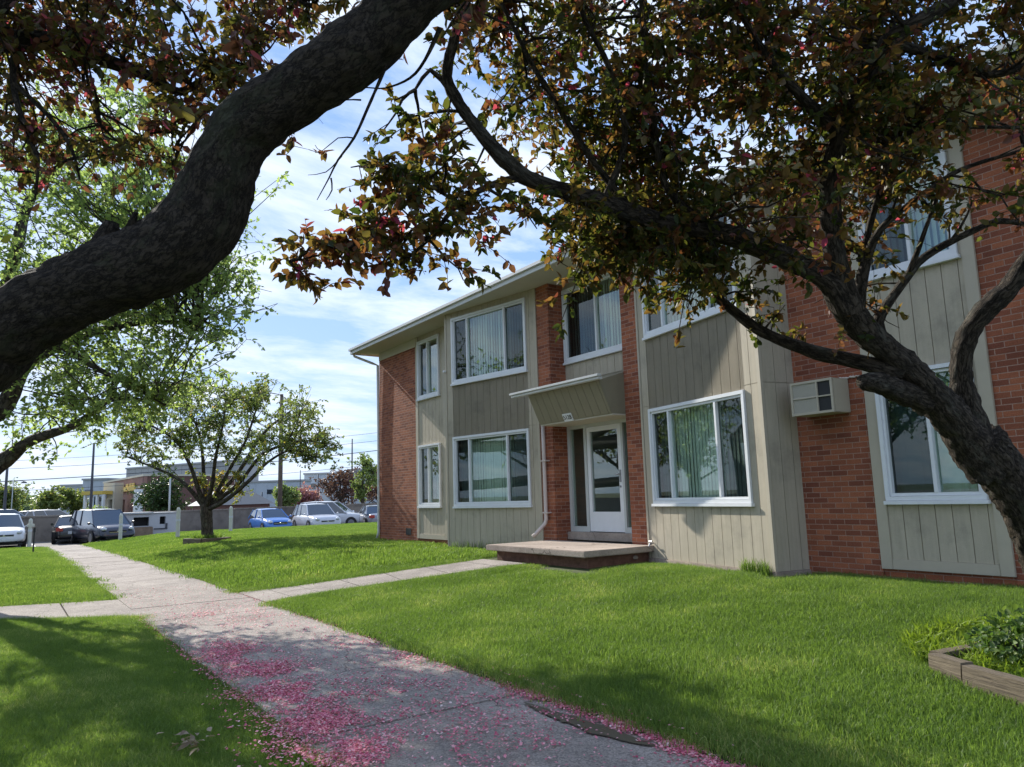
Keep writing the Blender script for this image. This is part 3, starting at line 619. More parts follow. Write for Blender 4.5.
# stoop
st = empty('entrance_stoop', (9.4, -.7, 0), 'low concrete entrance slab on a brick base in front of the glass door', 'stoop')
def local(o, root): o.data.transform(Matrix.Translation(-root.location)); return o
mb = MB(); mb.box(8.00, 10.80, -1.50, -.004, .135, .232); local(mb.build('slab', M['conc2'], st, bevel=.012), st)
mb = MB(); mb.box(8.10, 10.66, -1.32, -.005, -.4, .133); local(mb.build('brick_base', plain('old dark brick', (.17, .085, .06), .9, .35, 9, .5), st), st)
# air conditioner
ac = empty('air_conditioner', (14.09, 0, 2.0), 'beige box air conditioner jutting out of the red brick wall beside the bay', 'air conditioner')
x0, x1, z0, z1, yf = 13.78, 14.38, 2.0, 2.43, -.36
mb = MB(); mb.box(x0, x1, yf+.02, -.003, z0, z1); local(mb.build('housing', M['trim'], ac, bevel=.008), ac)
mb = MB(); w = .03
for q in ((x0, x1, z0, z0+w), (x0, x1, z1-w, z1), (x0, x0+w, z0+w, z1-w), (x1-w, x1, z0+w, z1-w), (x0+w, x1-w, (z0+z1)/2-.008, (z0+z1)/2+.008), (x0+.37, x0+.39, z0+w, (z0+z1)/2-.008), (x0+.37, x0+.39, (z0+z1)/2+.008, z1-w)): F0.box(mb, *q, -yf-.018, -yf+.006)
local(mb.build('front_frame', M['trim'], ac), ac)
mb = MB()
for i in range(40):
    z = z0+w+i*(z1-z0-2*w)/40; F0.box(mb, x0+w, x0+.37, z, z+.006, -yf-.019, -yf-.006)
local(mb.build('grille', M['soffit'], ac), ac)
mb = MB(); F0.box(mb, x0+w, x0+.37, z0+w, z1-w, -yf-.0195, -yf-.0192); F0.box(mb, x0+.39, x1-w, z0+w, z1-w, -yf-.0195, -yf-.015); local(mb.build('vent_opening', M['black'], ac), ac)
mb = MB(); cp = [(x0-.04+k*.02, -.012, z1+.018+RNG.uniform(-.007, .008)) for k in range(int((x1-x0+.22)/.02))]; mb.tube(cp, [RNG.uniform(.007, .016) for _ in cp], 6)
local(mb.build('caulking', plain('old caulk', (.5, .44, .38), .9), ac), ac)

# ------------------------------------------------------------------ trees
def catmull(P, R, step):
    P = [np.array(p, float) for p in P]; out = []; rr = []
    for i in range(len(P)-1):
        p0 = P[max(i-1, 0)]; p1 = P[i]; p2 = P[i+1]; p3 = P[min(i+2, len(P)-1)]
        n = max(2, int(np.linalg.norm(p2-p1)/step))
        for k in range(n):
            t = k/n; out.append(.5*((2*p1)+(-p0+p2)*t+(2*p0-5*p1+4*p2-p3)*t*t+(-p0+3*p1-3*p2+p3)*t**3)); rr.append(R[i]*(1-t)+R[i+1]*t)
    out.append(P[-1]); rr.append(R[-1]); return out, rr
class Tree:
    def __init__(s, seed=1): s.V = []; s.B = []; s.F = []; s.nv = 0; s.nodes = []; s.nrad = []; s.rng = np.random.default_rng(seed); s.LB = []; s.LD = []; s.LS = []; s.LT = []
    def tube(s, pts, rads, n=6, rough=0.0, lump=0.0, collect=True):
        pts = np.array(pts); prev = None; ring = []
        for i in range(len(pts)):
            t = pts[min(i+1, len(pts)-1)]-pts[max(i-1, 0)]; t = t/(np.linalg.norm(t)+1e-9)
            if prev is None: a = np.array([0, 0, 1.]) if abs(t[2]) < .9 else np.array([1., 0, 0]); prev = np.cross(t, a)
            prev = prev-t*np.dot(prev, t); prev /= np.linalg.norm(prev)+1e-9; q = np.cross(t, prev)
            an = 2*PI*np.arange(n)/n; d = np.cos(an)[:, None]*prev+np.sin(an)[:, None]*q; r = np.full(n, rads[i])
            if rough or lump:
                for k in range(n):
                    c = Vector(pts[i]+d[k]*rads[i]*.9)
                    r[k] *= 1+lump*mnoise.noise(c*3.0/max(.1, rads[0]*8))+rough*(mnoise.noise(c*22)+.6*mnoise.noise(c*55))
            ring.append(pts[i]+d*r[:, None])
        b = s.nv; s.V.append(np.concatenate(ring)); s.nv += len(pts)*n
        i, k = np.meshgrid(np.arange(len(pts)-1), np.arange(n), indexing='ij'); a0 = b+i*n+k; a1 = b+i*n+(k+1) % n
        ln = np.concatenate([[0], np.cumsum(np.linalg.norm(np.diff(pts, axis=0), axis=1))])+7.3*len(s.B); rr_ = np.asarray(rads, float)[:, None]*np.ones(n); s.B.append(np.stack([rr_*np.cos(an)[None], rr_*np.sin(an)[None], ln[:, None]*np.ones(n)], -1).reshape(-1, 3))
        s.F.append(np.stack([a0, a1, a1+n, a0+n], -1).reshape(-1, 4))
        # cap the tip with a fan of quads collapsed onto the ring
        e = b+(len(pts)-1)*n
        if n >= 6:
            tip = s.nv; s.V.append(pts[-1][None]+0); s.B.append(np.array([[0, 0, ln[-1]]])); s.nv += 1
            s.F.append(np.array([[e+k, e+(k+1) % n, tip, tip] for k in range(n)])) if False else None
            s.F.append(np.array([[e, e+k, e+k+1, e+k+2] for k in range(1, n-2, 2)]))
        if collect:
            for p, r in zip(pts, rads): s.nodes.append(p); s.nrad.append(r)
    def limb(s, P, R, step=.12, n=10, rough=0.05, lump=.12, collect=True):
        p, r = catmull(P, R, step); s.tube(p, r, n, rough, lump, collect); return p
    def limbpx(s, pts, **kw):   # (px, py, depth, radius in metres)
        return s.limb([at(a, b, d) for a, b, d, r in pts], [r for *_, r in pts], **kw)
    def clump(s, c, R, nsub, ntw, nleaf, size, droop=.25, tintc=None, sub_r=.012, tw_r=.0035, squash=.75, hold=None, maxlen=None):
        c = np.array(c, float); rng = s.rng; nod = np.array(s.nodes if hold is None else hold); 
        d = np.linalg.norm(nod-c, axis=1); order = np.argsort(d)[:6]
        if maxlen and d.min() > maxlen: pass
        for _ in range(nsub):
            st = nod[order[rng.integers(len(order))]]
            en = c+rng.normal(size=3)*R*np.array([.45, .45, .4]); L = np.linalg.norm(en-st); k = 6
            mid = (st+en)/2+rng.normal(size=3)*L*.10+np.array([0, 0, L*.08]); t = np.linspace(0, 1, k)[:, None]
            pts = (1-t)**2*st+2*t*(1-t)*mid+t*t*en; pts[1:-1] += rng.normal(size=(k-2, 3))*L*.018
            r0 = sub_r*(.7+.6*rng.random()); s.tube(pts, np.linspace(r0, r0*.3, k), 5, collect=False)
            for _ in range(ntw):
                tt = rng.uniform(.35, 1.0); b = pts[min(k-1, int(tt*(k-1)+.5))]
                dr = rng.normal(size=3); dr /= np.linalg.norm(dr); dr = dr*np.array([1, 1, squash]); ln = R*rng.uniform(.35, .95)
                e2 = b+dr*ln-np.array([0, 0, droop*ln*rng.random()]); m2 = (b+e2)/2+rng.normal(size=3)*ln*.1+np.array([0, 0, ln*.1])
                u = np.linspace(0, 1, 4)[:, None]; tp = (1-u)**2*b+2*u*(1-u)*m2+u*u*e2
                s.tube(tp, np.linspace(tw_r, tw_r*.4, 4), 3, collect=False)
                n = max(2, int(nleaf*rng.uniform(.6, 1.4))); ut = rng.random(n)**.6; 
                pos = (1-ut)[:, None]**2*b+2*(ut*(1-ut))[:, None]*m2+(ut**2)[:, None]*e2
                ax = (e2-b)/(ln+1e-6); dd = ax*.5+rng.normal(size=(n, 3))*.75-np.array([0, 0, .35*droop*2])
                dd /= np.linalg.norm(dd, axis=1)[:, None]
                s.LB.append(pos); s.LD.append(dd); s.LS.append(size*rng.uniform(.45, 1.35, n)); 
                tc0 = .03+.84*rng.beta(1.5, 1.6) if tintc is None else np.clip(tintc+rng.normal()*.16, 0, 1)
                s.LT.append(np.clip(tc0+rng.normal(size=n)*.14, 0, 1))
    def leaves_mesh(s, name, mat, parent, wid=.5, simple=False, fold=.25):
        B = np.concatenate(s.LB); D = np.concatenate(s.LD); L = np.concatenate(s.LS)[:, None]; T = np.concatenate(s.LT); n = len(B); rng = s.rng
        a = rng.normal(size=(n, 3)); a[:, 2] += 1.2; s1 = np.cross(D, a); s1 /= np.linalg.norm(s1, axis=1)[:, None]+1e-9; nn = np.cross(s1, D)
        Wd = L*wid
        if simple:
            V = np.stack([B, B+D*L*.5+s1*Wd*.5+nn*L*.06, B+D*L, B+D*L*.5-s1*Wd*.5-nn*L*.02], 1).reshape(-1, 3); i = np.arange(n)*4
            F = np.stack([i, i+1, i+2, i+3], 1); o = fastmesh(name, V, F, mat, parent, T)
        else:
            cur = nn*L*(-.18)
            V = np.stack([B, B+D*L*.3+s1*Wd*.46+nn*L*fold*.3, B+D*L*.7+s1*Wd*.36+nn*L*fold*.25+cur*.5, B+D*L+cur, B+D*L*.7-s1*Wd*.36+nn*L*fold*.25+cur*.5, B+D*L*.3-s1*Wd*.46+nn*L*fold*.3], 1).reshape(-1, 3); i = np.arange(n)*6
            F = np.concatenate([np.stack([i, i+1, i+2, i+3], 1), np.stack([i, i+3, i+4, i+5], 1)]); o = fastmesh(name, V, F, mat, parent, np.concatenate([T, T]))
        return o
    def build(s, name, base, label, cat, bark, leaf, group=None, simple=False, wid=.62, smooth=True):
        root = empty(name, tuple(base), label, cat, group)
        tr = fastmesh('trunk', np.concatenate(s.V)-np.array(base), np.concatenate(s.F), M[bark], root, smooth=smooth)
        ba = tr.data.attributes.new('bark', 'FLOAT_VECTOR', 'POINT'); ba.data.foreach_set('vector', np.concatenate(s.B).astype(np.float32).ravel())
        if s.LB:
            s.LB = [b-np.array(base) for b in s.LB]; s.leaves_mesh('crown', M[leaf], root, wid, simple)
        return root
def inpoly(x, y, P):
    c = False; j = len(P)-1
    for i in range(len(P)):
        if (P[i][1] > y) != (P[j][1] > y) and x < (P[j][0]-P[i][0])*(y-P[i][1])/(P[j][1]-P[i][1])+P[i][0]: c = not c
        j = i
    return c
def scatter_clumps(T, poly, n, d0, d1, R, mind, **kw):
    """clump centres spread through a crown volume: a cone of directions times a range of distances"""
    xs_ = [p[0] for p in poly]; ys_ = [p[1] for p in poly]; done = []; tries = 0
    while len(done) < n and tries < 20000:
        tries += 1
        x, y = T.rng.uniform(min(xs_), max(xs_)), T.rng.uniform(min(ys_), max(ys_))
        if not inpoly(x, y, poly): continue
        c = at(x, y, T.rng.uniform(d0, d1))
        if any(np.linalg.norm(c-q) < mind for q in done): continue
        done.append(c); T.clump(c, R*T.rng.uniform(.8, 1.2), **kw)
    return done

# -- crabapple on the right, growing out of the timber planter
T = Tree(3); base = np.array([17.42, -2.62, -.24])
fork = at(978, 440, 4.95)
T.limb([base+(0, 0, -.1), base+(.0, 0, .12), at(1056, 575, 5.12), at(1023, 505, 5.05), fork], [.23, .18, .150, .155, .160], step=.03, n=36, rough=.16, lump=.3)
T.limbpx([(990, 470, 4.98, .14), (965, 437, 4.92, .125), (938, 402, 4.8, .105), (908, 368, 4.7, .092), (872, 338, 4.6, .083), (846, 306, 4.5, .078), (828, 280, 4.45, .068), (795, 262, 4.4, .065), (760, 246, 4.3, .062), (717, 232, 4.2, .055), (660, 222, 4.05, .05), (603, 203, 3.9, .046), (556, 189, 3.8, .042), (524, 176, 3.7, .04), (497, 152, 3.62, .036), (474, 125, 3.55, .034), (452, 92, 3.5, .03), (447, 68, 3.45, .026), (458, 25, 3.4, .022), (462, -20, 3.4, .018)], step=.03, n=24, rough=.16, lump=.28)
T.limbpx([(1000, 480, 5.0, .11), (978, 436, 4.95, .088), (963, 395, 4.95, .078), (964, 350, 4.9, .07), (978, 318, 4.85, .066), (1010, 285, 4.8, .058), (1040, 245, 4.75, .05), (1090, 190, 4.7, .04), (1130, 80, 4.6, .03)], step=.03, n=20, rough=.2, lump=.3)
T.limbpx([(925, 398, 4.76, .095), (900, 391, 4.66, .08), (882, 385, 4.55, .066), (868, 382, 4.5, .058), (862, 380, 4.47, .035)], step=.03, n=14, rough=.2, lump=.3)
T.limbpx([(900, 372, 4.68, .07), (870, 364, 4.7, .052), (825, 355, 4.8, .045), (785, 342, 4.9, .04), (756, 328, 4.95, .036), (730, 308, 5.0, .032), (706, 288, 5.0, .025), (680, 262, 5.0, .018), (650, 250, 5.0, .012)], step=.05, n=12, rough=.08, lump=.2)
T.limbpx([(850, 312, 4.5, .08), (838, 270, 4.45, .07), (832, 230, 4.4, .062), (830, 180, 4.3, .058), (840, 135, 4.2, .055), (860, 90, 4.1, .052), (888, 42, 4.05, .046), (925, 18, 4.0, .04), (962, -6, 4.0, .034), (1020, -60, 4.0, .025)], step=.05, n=12, rough=.08, lump=.2)
T.limbpx([(840, 135, 4.2, .035), (800, 95, 4.0, .028), (770, 60, 3.9, .02), (740, 10, 3.8, .014), (730, -40, 3.8, .01)], step=.06, n=8)
T.limbpx([(885, 345, 4.62, .045), (878, 322, 4.6, .034), (892, 298, 4.6, .03), (908, 276, 4.6, .028), (926, 256, 4.6, .024), (966, 234, 4.6, .021), (1000, 221, 4.6, .019), (1030, 226, 4.6, .014)], step=.05, n=9)
T.limbpx([(908, 276, 4.6, .02), (918, 250, 4.55, .016), (928, 222, 4.5, .012), (940, 190, 4.5, .008)], step=.06, n=6)
T.limbpx([(858, 318, 4.5, .045), (860, 290, 4.5, .04), (866, 262, 4.5, .03), (880, 230, 4.4, .022), (915, 200, 4.4, .016), (960, 170, 4.4, .013), (1024, 150, 4.4, .01)], step=.06, n=8)
T.limbpx([(524, 177, 3.7, .022), (495, 184, 3.62, .018), (459, 203, 3.55, .014), (431, 237, 3.5, .010), (400, 265, 3.5, .006)], step=.05, n=7)
T.limbpx([(431, 237, 3.5, .008), (390, 240, 3.5, .006), (340, 250, 3.5, .005), (290, 262, 3.5, .003)], step=.05, n=5)
T.limbpx([(459, 203, 3.55, .010), (420, 180, 3.5, .007), (385, 160, 3.45, .004)], step=.05, n=5)
T.limbpx([(717, 232, 4.2, .03), (668, 190, 4.0, .02), (655, 130, 3.9, .016), (645, 60, 3.8, .013), (640, -20, 3.7, .01)], step=.06, n=7)
T.limbpx([(640, 219, 4.0, .025), (600, 170, 3.9, .018), (560, 110, 3.7, .014), (530, 60, 3.6, .012), (500, 0, 3.5, .01)], step=.06, n=7)
T.limbpx([(603, 203, 3.9, .02), (625, 140, 3.8, .016), (610, 70, 3.6, .014), (585, 20, 3.5, .012), (570, -30, 3.5, .01)], step=.06, n=7)
T.limbpx([(452, 92, 3.5, .018), (430, 70, 3.45, .012), (415, 90, 3.4, .007), (395, 100, 3.4, .004)], step=.05, n=5)
T.limbpx([(888, 42, 4.05, .03), (950, 60, 4.1, .024), (990, 75, 4.1, .022), (1040, 60, 4.1, .018)], step=.06, n=8)
T.limbpx([(860, 262, 4.5, .022), (900, 140, 4.4, .014), (960, 128, 4.3, .011), (1030, 128, 4.3, .009)], step=.06, n=6)
kw = dict(nsub=3, ntw=8, nleaf=14, size=.048, sub_r=.008, tw_r=.0028)
scatter_clumps(T, [(440, -20), (1030, -20), (1030, 60), (905, 100), (880, 180), (830, 270), (740, 262), (640, 262), (575, 225), (520, 140), (450, 60)], 72, 3.6, 5.2, .38, .25, **kw)
scatter_clumps(T, [(560, 0), (860, 0), (860, 230), (640, 200), (560, 130)], 28, 3.8, 5.6, .42, .3, **kw)
scatter_clumps(T, [(880, 40), (1040, 40), (1040, 210), (880, 230)], 15, 3.9, 5.0, .30, .25, **{**kw, 'nsub': 2, 'ntw': 6, 'nleaf': 11})
scatter_clumps(T, [(560, 222), (650, 222), (650, 285), (585, 300), (565, 260)], 11, 3.9, 4.6, .25, .15, **{**kw, 'nleaf': 12, 'tintc': .36})  # olive yellow tint paints these fringe leaves as sunlit
scatter_clumps(T, [(650, 250), (740, 262), (735, 300), (665, 305)], 8, 4.2, 4.9, .24, .15, **{**kw, 'nleaf': 12, 'ntw': 6, 'tintc': .33})
scatter_clumps(T, [(362, 158), (400, 115), (450, 120), (525, 190), (500, 235), (440, 262), (385, 250)], 17, 3.2, 3.9, .25, .15, **{**kw, 'ntw': 6, 'nleaf': 11, 'nsub': 2})
scatter_clumps(T, [(283, 258), (340, 225), (390, 215), (420, 262), (390, 275), (320, 282)], 8, 3.3, 3.8, .19, .13, **{**kw, 'ntw': 6, 'nleaf': 11, 'nsub': 2, 'tintc': .62})
scatter_clumps(T, [(740, 290), (860, 280), (860, 300), (740, 315)], 4, 4.8, 5.4, .22, .16, **{**kw, 'ntw': 4, 'nleaf': 9, 'nsub': 2})
scatter_clumps(T, [(430, -260), (1300, -260), (1300, 150), (1060, 150), (1040, -10), (430, -10)], 40, 3.2, 5.2, .45, .4, **kw)
T.build('crabapple_tree', base, 'gnarled crabapple with bronze green leaves growing from the timber planter at the right', 'tree', 'crabbark', 'crableaf', 'crabapple trees')

# -- near crabapple whose thick limb crosses the upper left
T = Tree(8); base = np.array([15.75, -10.55, -.42])
T.limb([base+(0, 0, -.15), base+(.0, .0, .2), base+(.12, .25, .9), (16.35, -9.75, 1.42), at(-60, 366, 2.3), at(0, 333, 2.28), at(38, 309, 2.27), at(76, 291, 2.27), at(110, 276, 2.26), at(149, 262, 2.25), at(183, 240, 2.24), at(207, 212, 2.24), at(219, 180, 2.23), at(232, 150, 2.22), at(251, 123, 2.21), at(299, 92, 2.19), at(342, 62, 2.17), at(375, 37, 2.16), at(402, 8, 2.14), at(455, -40, 2.12), at(520, -120, 2.1), at(560, -260, 2.1)],
       [.26, .2, .16, .14, .13, .121, .122, .118, .115, .112, .112, .110, .105, .096, .100, .092, .093, .086, .080, .070, .055, .04], step=.018, n=60, rough=.085, lump=.24)
T.limbpx([(122, 262, 2.22, .03), (128, 236, 2.2, .018), (136, 212, 2.18, .006)], step=.02, n=6)
T.limbpx([(98, 262, 2.28, .05), (108, 236, 2.26, .036), (112, 222, 2.26, .02)], step=.02, n=8, rough=.25)
limbend = at(380, 40, 2.16)
T.limbpx([(392, 52, 2.16, .0060), (380, 80, 2.15, .0050), (366, 112, 2.14, .0042), (354, 138, 2.13, .0036), (338, 160, 2.12, .0028), (329, 178, 2.12, .0022), (317, 200, 2.12, .0010)], step=.02, n=6, rough=.2, collect=False)
T.limbpx([(354, 138, 2.13, .0022), (338, 138, 2.14, .0018), (322, 151, 2.14, .0012), (315, 145, 2.14, .0008)], step=.02, n=4, collect=False)
T.limbpx([(342, 156, 2.13, .0022), (326, 172, 2.13, .0016), (308, 175, 2.13, .0008)], step=.02, n=4, collect=False)
T.limbpx([(361, 100, 2.14, .003), (345, 100, 2.15, .002), (338, 106, 2.15, .001)], step=.02, n=4, collect=False)
T.limbpx([(331, 178, 2.12, .003), (332, 190, 2.12, .002), (326, 200, 2.12, .001)], step=.02, n=4, collect=False)
T.limbpx([(440, 28, 2.14, .008), (425, 60, 2.15, .005), (410, 78, 2.2, .004), (385, 88, 2.25, .0025), (362, 88, 2.3, .0018), (345, 98, 2.3, .001)], step=.02, n=5, collect=False)
# high branches to the left
T.limb([(16.35, -9.75, 1.42), at(-140, 160, 3.0), at(-60, 60, 3.3), at(0, 42, 3.4), at(60, 42, 3.45), at(110, 62, 3.5), at(150, 76, 3.5), at(180, 92, 3.5), at(215, 72, 3.5), at(250, 66, 3.5)], [.13, .09, .06, .045, .038, .03, .026, .02, .012, .006], step=.05, n=12, rough=.08)
T.limbpx([(15, 44, 3.4, .016), (14, 90, 3.3, .013), (30, 140, 3.25, .011), (38, 160, 3.2, .008), (35, 200, 3.2, .004)], step=.05, n=6)
T.limbpx([(14, 84, 3.3, .012), (45, 112, 3.3, .010), (70, 145, 3.3, .008), (80, 180, 3.3, .004)], step=.05, n=6)
T.limbpx([(84, 48, 3.47, .01), (84, 85, 3.4, .008), (95, 110, 3.4, .006), (104, 136, 3.4, .003)], step=.05, n=5)
T.limbpx([(-60, 60, 3.3, .04), (40, -20, 3.5, .03), (140, -30, 3.6, .02), (240, -20, 3.6, .014), (320, 10, 3.5, .006)], step=.07, n=7)
T.limbpx([(425, 0, 2.14, .05), (520, -40, 2.6, .03), (480, -40, 3.0, .02)], step=.07, n=7)
T.limbpx([(172, 120, 3.5, .006), (172, 140, 3.4, .004), (176, 158, 3.4, .002)], step=.05, n=4)
kw = dict(nsub=2, ntw=7, nleaf=11, size=.040, sub_r=.006, tw_r=.0022)
scatter_clumps(T, [(0, -10), (300, -10), (300, 40), (250, 95), (215, 100), (160, 60), (0, 70)], 34, 3.1, 4.1, .26, .17, **kw)
scatter_clumps(T, [(0, 60), (100, 70), (90, 140), (60, 190), (10, 190), (0, 150)], 14, 3.1, 3.9, .22, .17, **{**kw, 'ntw': 5, 'nleaf': 9})
scatter_clumps(T, [(150, 60), (250, 70), (235, 120), (190, 130), (150, 110)], 6, 3.2, 3.8, .2, .16, **{**kw, 'ntw': 5, 'nleaf': 9})
scatter_clumps(T, [(30, 130), (160, 110), (190, 160), (110, 185), (50, 200)], 10, 3.3, 4.0, .20, .16, **{**kw, 'ntw': 5, 'nleaf': 8})
scatter_clumps(T, [(0, 0), (120, 0), (120, 60), (0, 60)], 10, 3.2, 4.0, .25, .17, **kw)
scatter_clumps(T, [(340, -30), (420, -30), (420, 20), (360, 12)], 3, 3.0, 3.6, .2, .14, **{**kw, 'ntw': 5, 'nleaf': 8})
scatter_clumps(T, [(425, 10), (470, 10), (460, 60), (425, 60)], 3, 2.3, 2.6, .10, .07, **{**kw, 'ntw': 4, 'nleaf': 6})
T.clump(at(172, 108, 2.3), .06, 1, 3, 4, .05, tw_r=.002, sub_r=.003); T.clump(at(232, 8, 2.0), .07, 1, 3, 4, .055, tw_r=.002, sub_r=.003)
T.clump(at(312, 128, 3.0), .10, 1, 5, 7, .045, tw_r=.002, sub_r=.003)
scatter_clumps(T, [(-600, -500), (1000, -500), (1000, -40), (-600, -40)], 55, 2.4, 4.2, .45, .4, **{**kw, 'nsub': 2, 'nleaf': 10, 'size': .05})
scatter_clumps(T, [(-600, -60), (-40, -60), (-40, 260), (-600, 200)], 24, 2.6, 4.4, .4, .35, **{**kw, 'size': .05})
T.build('crabapple_tree', base, 'close crabapple whose thick dark scaly limb crosses the upper left corner', 'tree', 'nearbark', 'redleaf', 'crabapple trees')

# -- big maple left
T = Tree(21); base = np.array([-5.6, -10.9, zground(-5.6, -10.9)])
T.limb([base+(0, 0, -.2), base+(0, 0, .6), base+(.15, .1, 1.9), base+(.2, .3, 3.6)], [.36, .27, .22, .2], step=.15, n=14, rough=.06, lump=.15)
tp = base+np.array([.2, .3, 3.6]); tl = base+np.array([.15, .1, 1.9])
def mp_(pts, r0, r1, s0):
    P = [s0]+[at(a, b, d*.94) for a, b, d in pts]; R = list(np.linspace(r0, r1, len(P))); T.limb(P, R, step=.3, n=8, rough=.05)
mp_([(-30, 482, 15), (0, 463, 14.6), (12, 455, 14.5), (25, 444, 14.2), (40, 437, 14), (75, 425, 13.5), (110, 400, 13), (150, 400, 13)], .20, .015, tl)
mp_([(-20, 420, 15), (5, 405, 14.6), (18, 378, 14.5), (30, 362, 14.5), (60, 345, 14), (100, 330, 14), (150, 322, 13.5), (200, 325, 13)], .22, .02, tp)
mp_([(10, 330, 15), (60, 290, 15), (120, 270, 14.5), (190, 260, 14)], .16, .02, tp)
mp_([(0, 300, 16), (30, 200, 15.5), (80, 150, 15), (130, 110, 14)], .16, .02, tp)
mp_([(100, 370, 13.4), (130, 385, 13.0), (165, 405, 13)], .07, .012, at(60, 345, 14*.94))
mp_([(-120, 250, 16), (-200, 150, 16), (-250, 60, 15)], .14, .02, tp)
mp_([(-150, 350, 13), (-250, 280, 12), (-350, 200, 11)], .14, .02, tp)
kw = dict(nsub=3, ntw=9, nleaf=13, size=.070, sub_r=.013, tw_r=.0035, squash=.7)
scatter_clumps(T, [(-10, 90), (90, 70), (170, 110), (235, 170), (262, 240), (262, 330), (215, 375), (150, 400), (60, 400), (-10, 380)], 0, 17, 24, 1.25, .95, **kw)
scatter_clumps(T, [(-10, 170), (170, 170), (170, 400), (60, 400), (-10, 380)], 60, 10.8, 14.0, .85, .62, **kw)
scatter_clumps(T, [(-10, 90), (90, 70), (170, 110), (175, 185), (-10, 185)], 17, 9.2, 11.2, .6, .42, **kw)
scatter_clumps(T, [(160, 105), (235, 170), (262, 240), (262, 330), (215, 375), (160, 400)], 34, 10.6, 13.2, .72, .5, **kw)
scatter_clumps(T, [(0, 380), (60, 390), (130, 385), (190, 375), (160, 412), (110, 440), (70, 455), (30, 430), (0, 440)], 16, 11.5, 13.8, .5, .42, **{**kw, 'nsub': 2, 'ntw': 8, 'nleaf': 11})
scatter_clumps(T, [(-350, 0), (-10, 0), (-10, 380), (-350, 350)], 46, 10.5, 15.5, 1.0, .8, **kw)
T.build('maple_tree', base, 'tall spreading light green maple whose leaf mass fills the left behind the thick limb', 'tree', 'bark', 'mapleleaf', wid=.7)

# -- small tree in the lawn
b = gnd(207, 543); T = Tree(5); base = np.array(b); dp = float(np.dot(base-CAM, FW))
T.limb([base+(0, 0, -.1), base+(0, 0, .25), at(206, 515, dp), at(206, 503, dp)], [.28, .22, .2, .2], step=.12, n=12, rough=.08, lump=.2)
o0 = at(206, 510, dp)
for P in ([(195, 495, 0), (180, 480, .1), (160, 470, .3), (140, 462, .5), (122, 455, .6)], [(198, 488, -.3), (190, 465, -.6), (175, 440, -.8), (150, 425, -1), (130, 415, -1)], [(204, 480, .4), (202, 450, .8), (196, 425, 1), (185, 400, 1)],
          [(212, 485, -.5), (216, 455, -1), (222, 430, -1.4), (226, 400, -1.5)], [(218, 490, .2), (232, 465, .3), (246, 440, .4), (256, 410, .5), (262, 395, .5)], [(222, 497, 0), (240, 482, 0), (262, 455, .2), (290, 443, .3), (320, 440, .4), (335, 438, .4)],
          [(226, 500, -.4), (250, 480, -.8), (268, 462, -1), (292, 450, -1.2), (316, 458, -1.2)], [(240, 470, .9), (262, 435, 1.3), (285, 415, 1.5), (300, 405, 1.5)]):
    PP = [o0]+[at(a, b_, dp+d) for a, b_, d in P]; T.limb(PP, list(np.linspace(.095, .015, len(PP))), step=.25, n=7, rough=.05)
kw = dict(nsub=2, ntw=9, nleaf=16, size=.10, sub_r=.016, tw_r=.006, squash=.6)
scatter_clumps(T, [(115, 440), (125, 420), (165, 425), (178, 468), (140, 462)], 10, dp-1.2, dp+1.8, .6, .45, **kw)
scatter_clumps(T, [(128, 400), (180, 372), (235, 368), (300, 395), (345, 425), (335, 455), (250, 452), (150, 452), (125, 440)], 78, dp-2.6, dp+2.6, .75, .5, **kw)
scatter_clumps(T, [(280, 398), (330, 408), (352, 428), (340, 462), (290, 455)], 11, dp-1.6, dp+2.0, .7, .45, **kw)
scatter_clumps(T, [(225, 470), (255, 470), (250, 495), (190, 490), (195, 470)], 5, dp-.8, dp+.8, .5, .4, **{**kw, 'tintc': .8})
scatter_clumps(T, [(230, 385), (275, 378), (280, 400), (235, 405)], 5, dp-1, dp+1, .5, .4, **kw)
T.build('lawn_tree', base, 'low spreading fresh green tree in a small square planter on the far lawn', 'tree', 'bark', 'treeleaf', simple=True, wid=.6)
SMALL = base

# -- round trees far off and in the area the windows mirror
def far_tree(x, y, z, h, r, leaf, name, label, group=None, tr_h=.3, seed=1, leafs=.3, n=34, trunk_r=None, taper=False, dens=10):
    T = Tree(seed); base = np.array([x, y, z]); tr = trunk_r or h*.03
    T.limb([base, base+(0, 0, h*tr_h), base+(0, 0, h*.8)], [tr, tr*.8, tr*.2], step=h/8, n=7, rough=0)
    for k in range(6):
        a = k*1.05+seed; T.limb([base+(0, 0, h*(tr_h+.03*k)), base+np.array([math.cos(a)*r*.6, math.sin(a)*r*.6, h*(tr_h+.15+.07*k)])], [tr*.4, tr*.1], step=h/6, n=5, rough=0)
    cz = h*(tr_h+1)/2+.02*h; rz = h*(1-tr_h)/2
    for k in range(n):
        while True:
            v = T.rng.uniform(-1, 1, 3)
            if .25 < np.linalg.norm(v) < 1: break
        w = (1-.6*(v[2]*.5+.5)) if taper else 1
        if taper == 'vase': w = .35+.65*min(1, (v[2]+1)*.9)*(1 if v[2] < .3 else 1.4-v[2])
        T.clump(base+np.array([v[0]*r*.8*w, v[1]*r*.8*w, cz+v[2]*rz*.82]), r*.42*(w if taper else 1), 1, dens, 9, leafs, sub_r=tr*.2, tw_r=tr*.06, droop=.1, squash=.8)
    return T.build(name, base, label, 'tree', 'bark', leaf, group, simple=True, wid=.7)
def px_place(px, D): P = at(px, 500, D); return P[0], P[1]
ZF = -.55
def ztop(px, py, D): return at(px, py, D)[2]
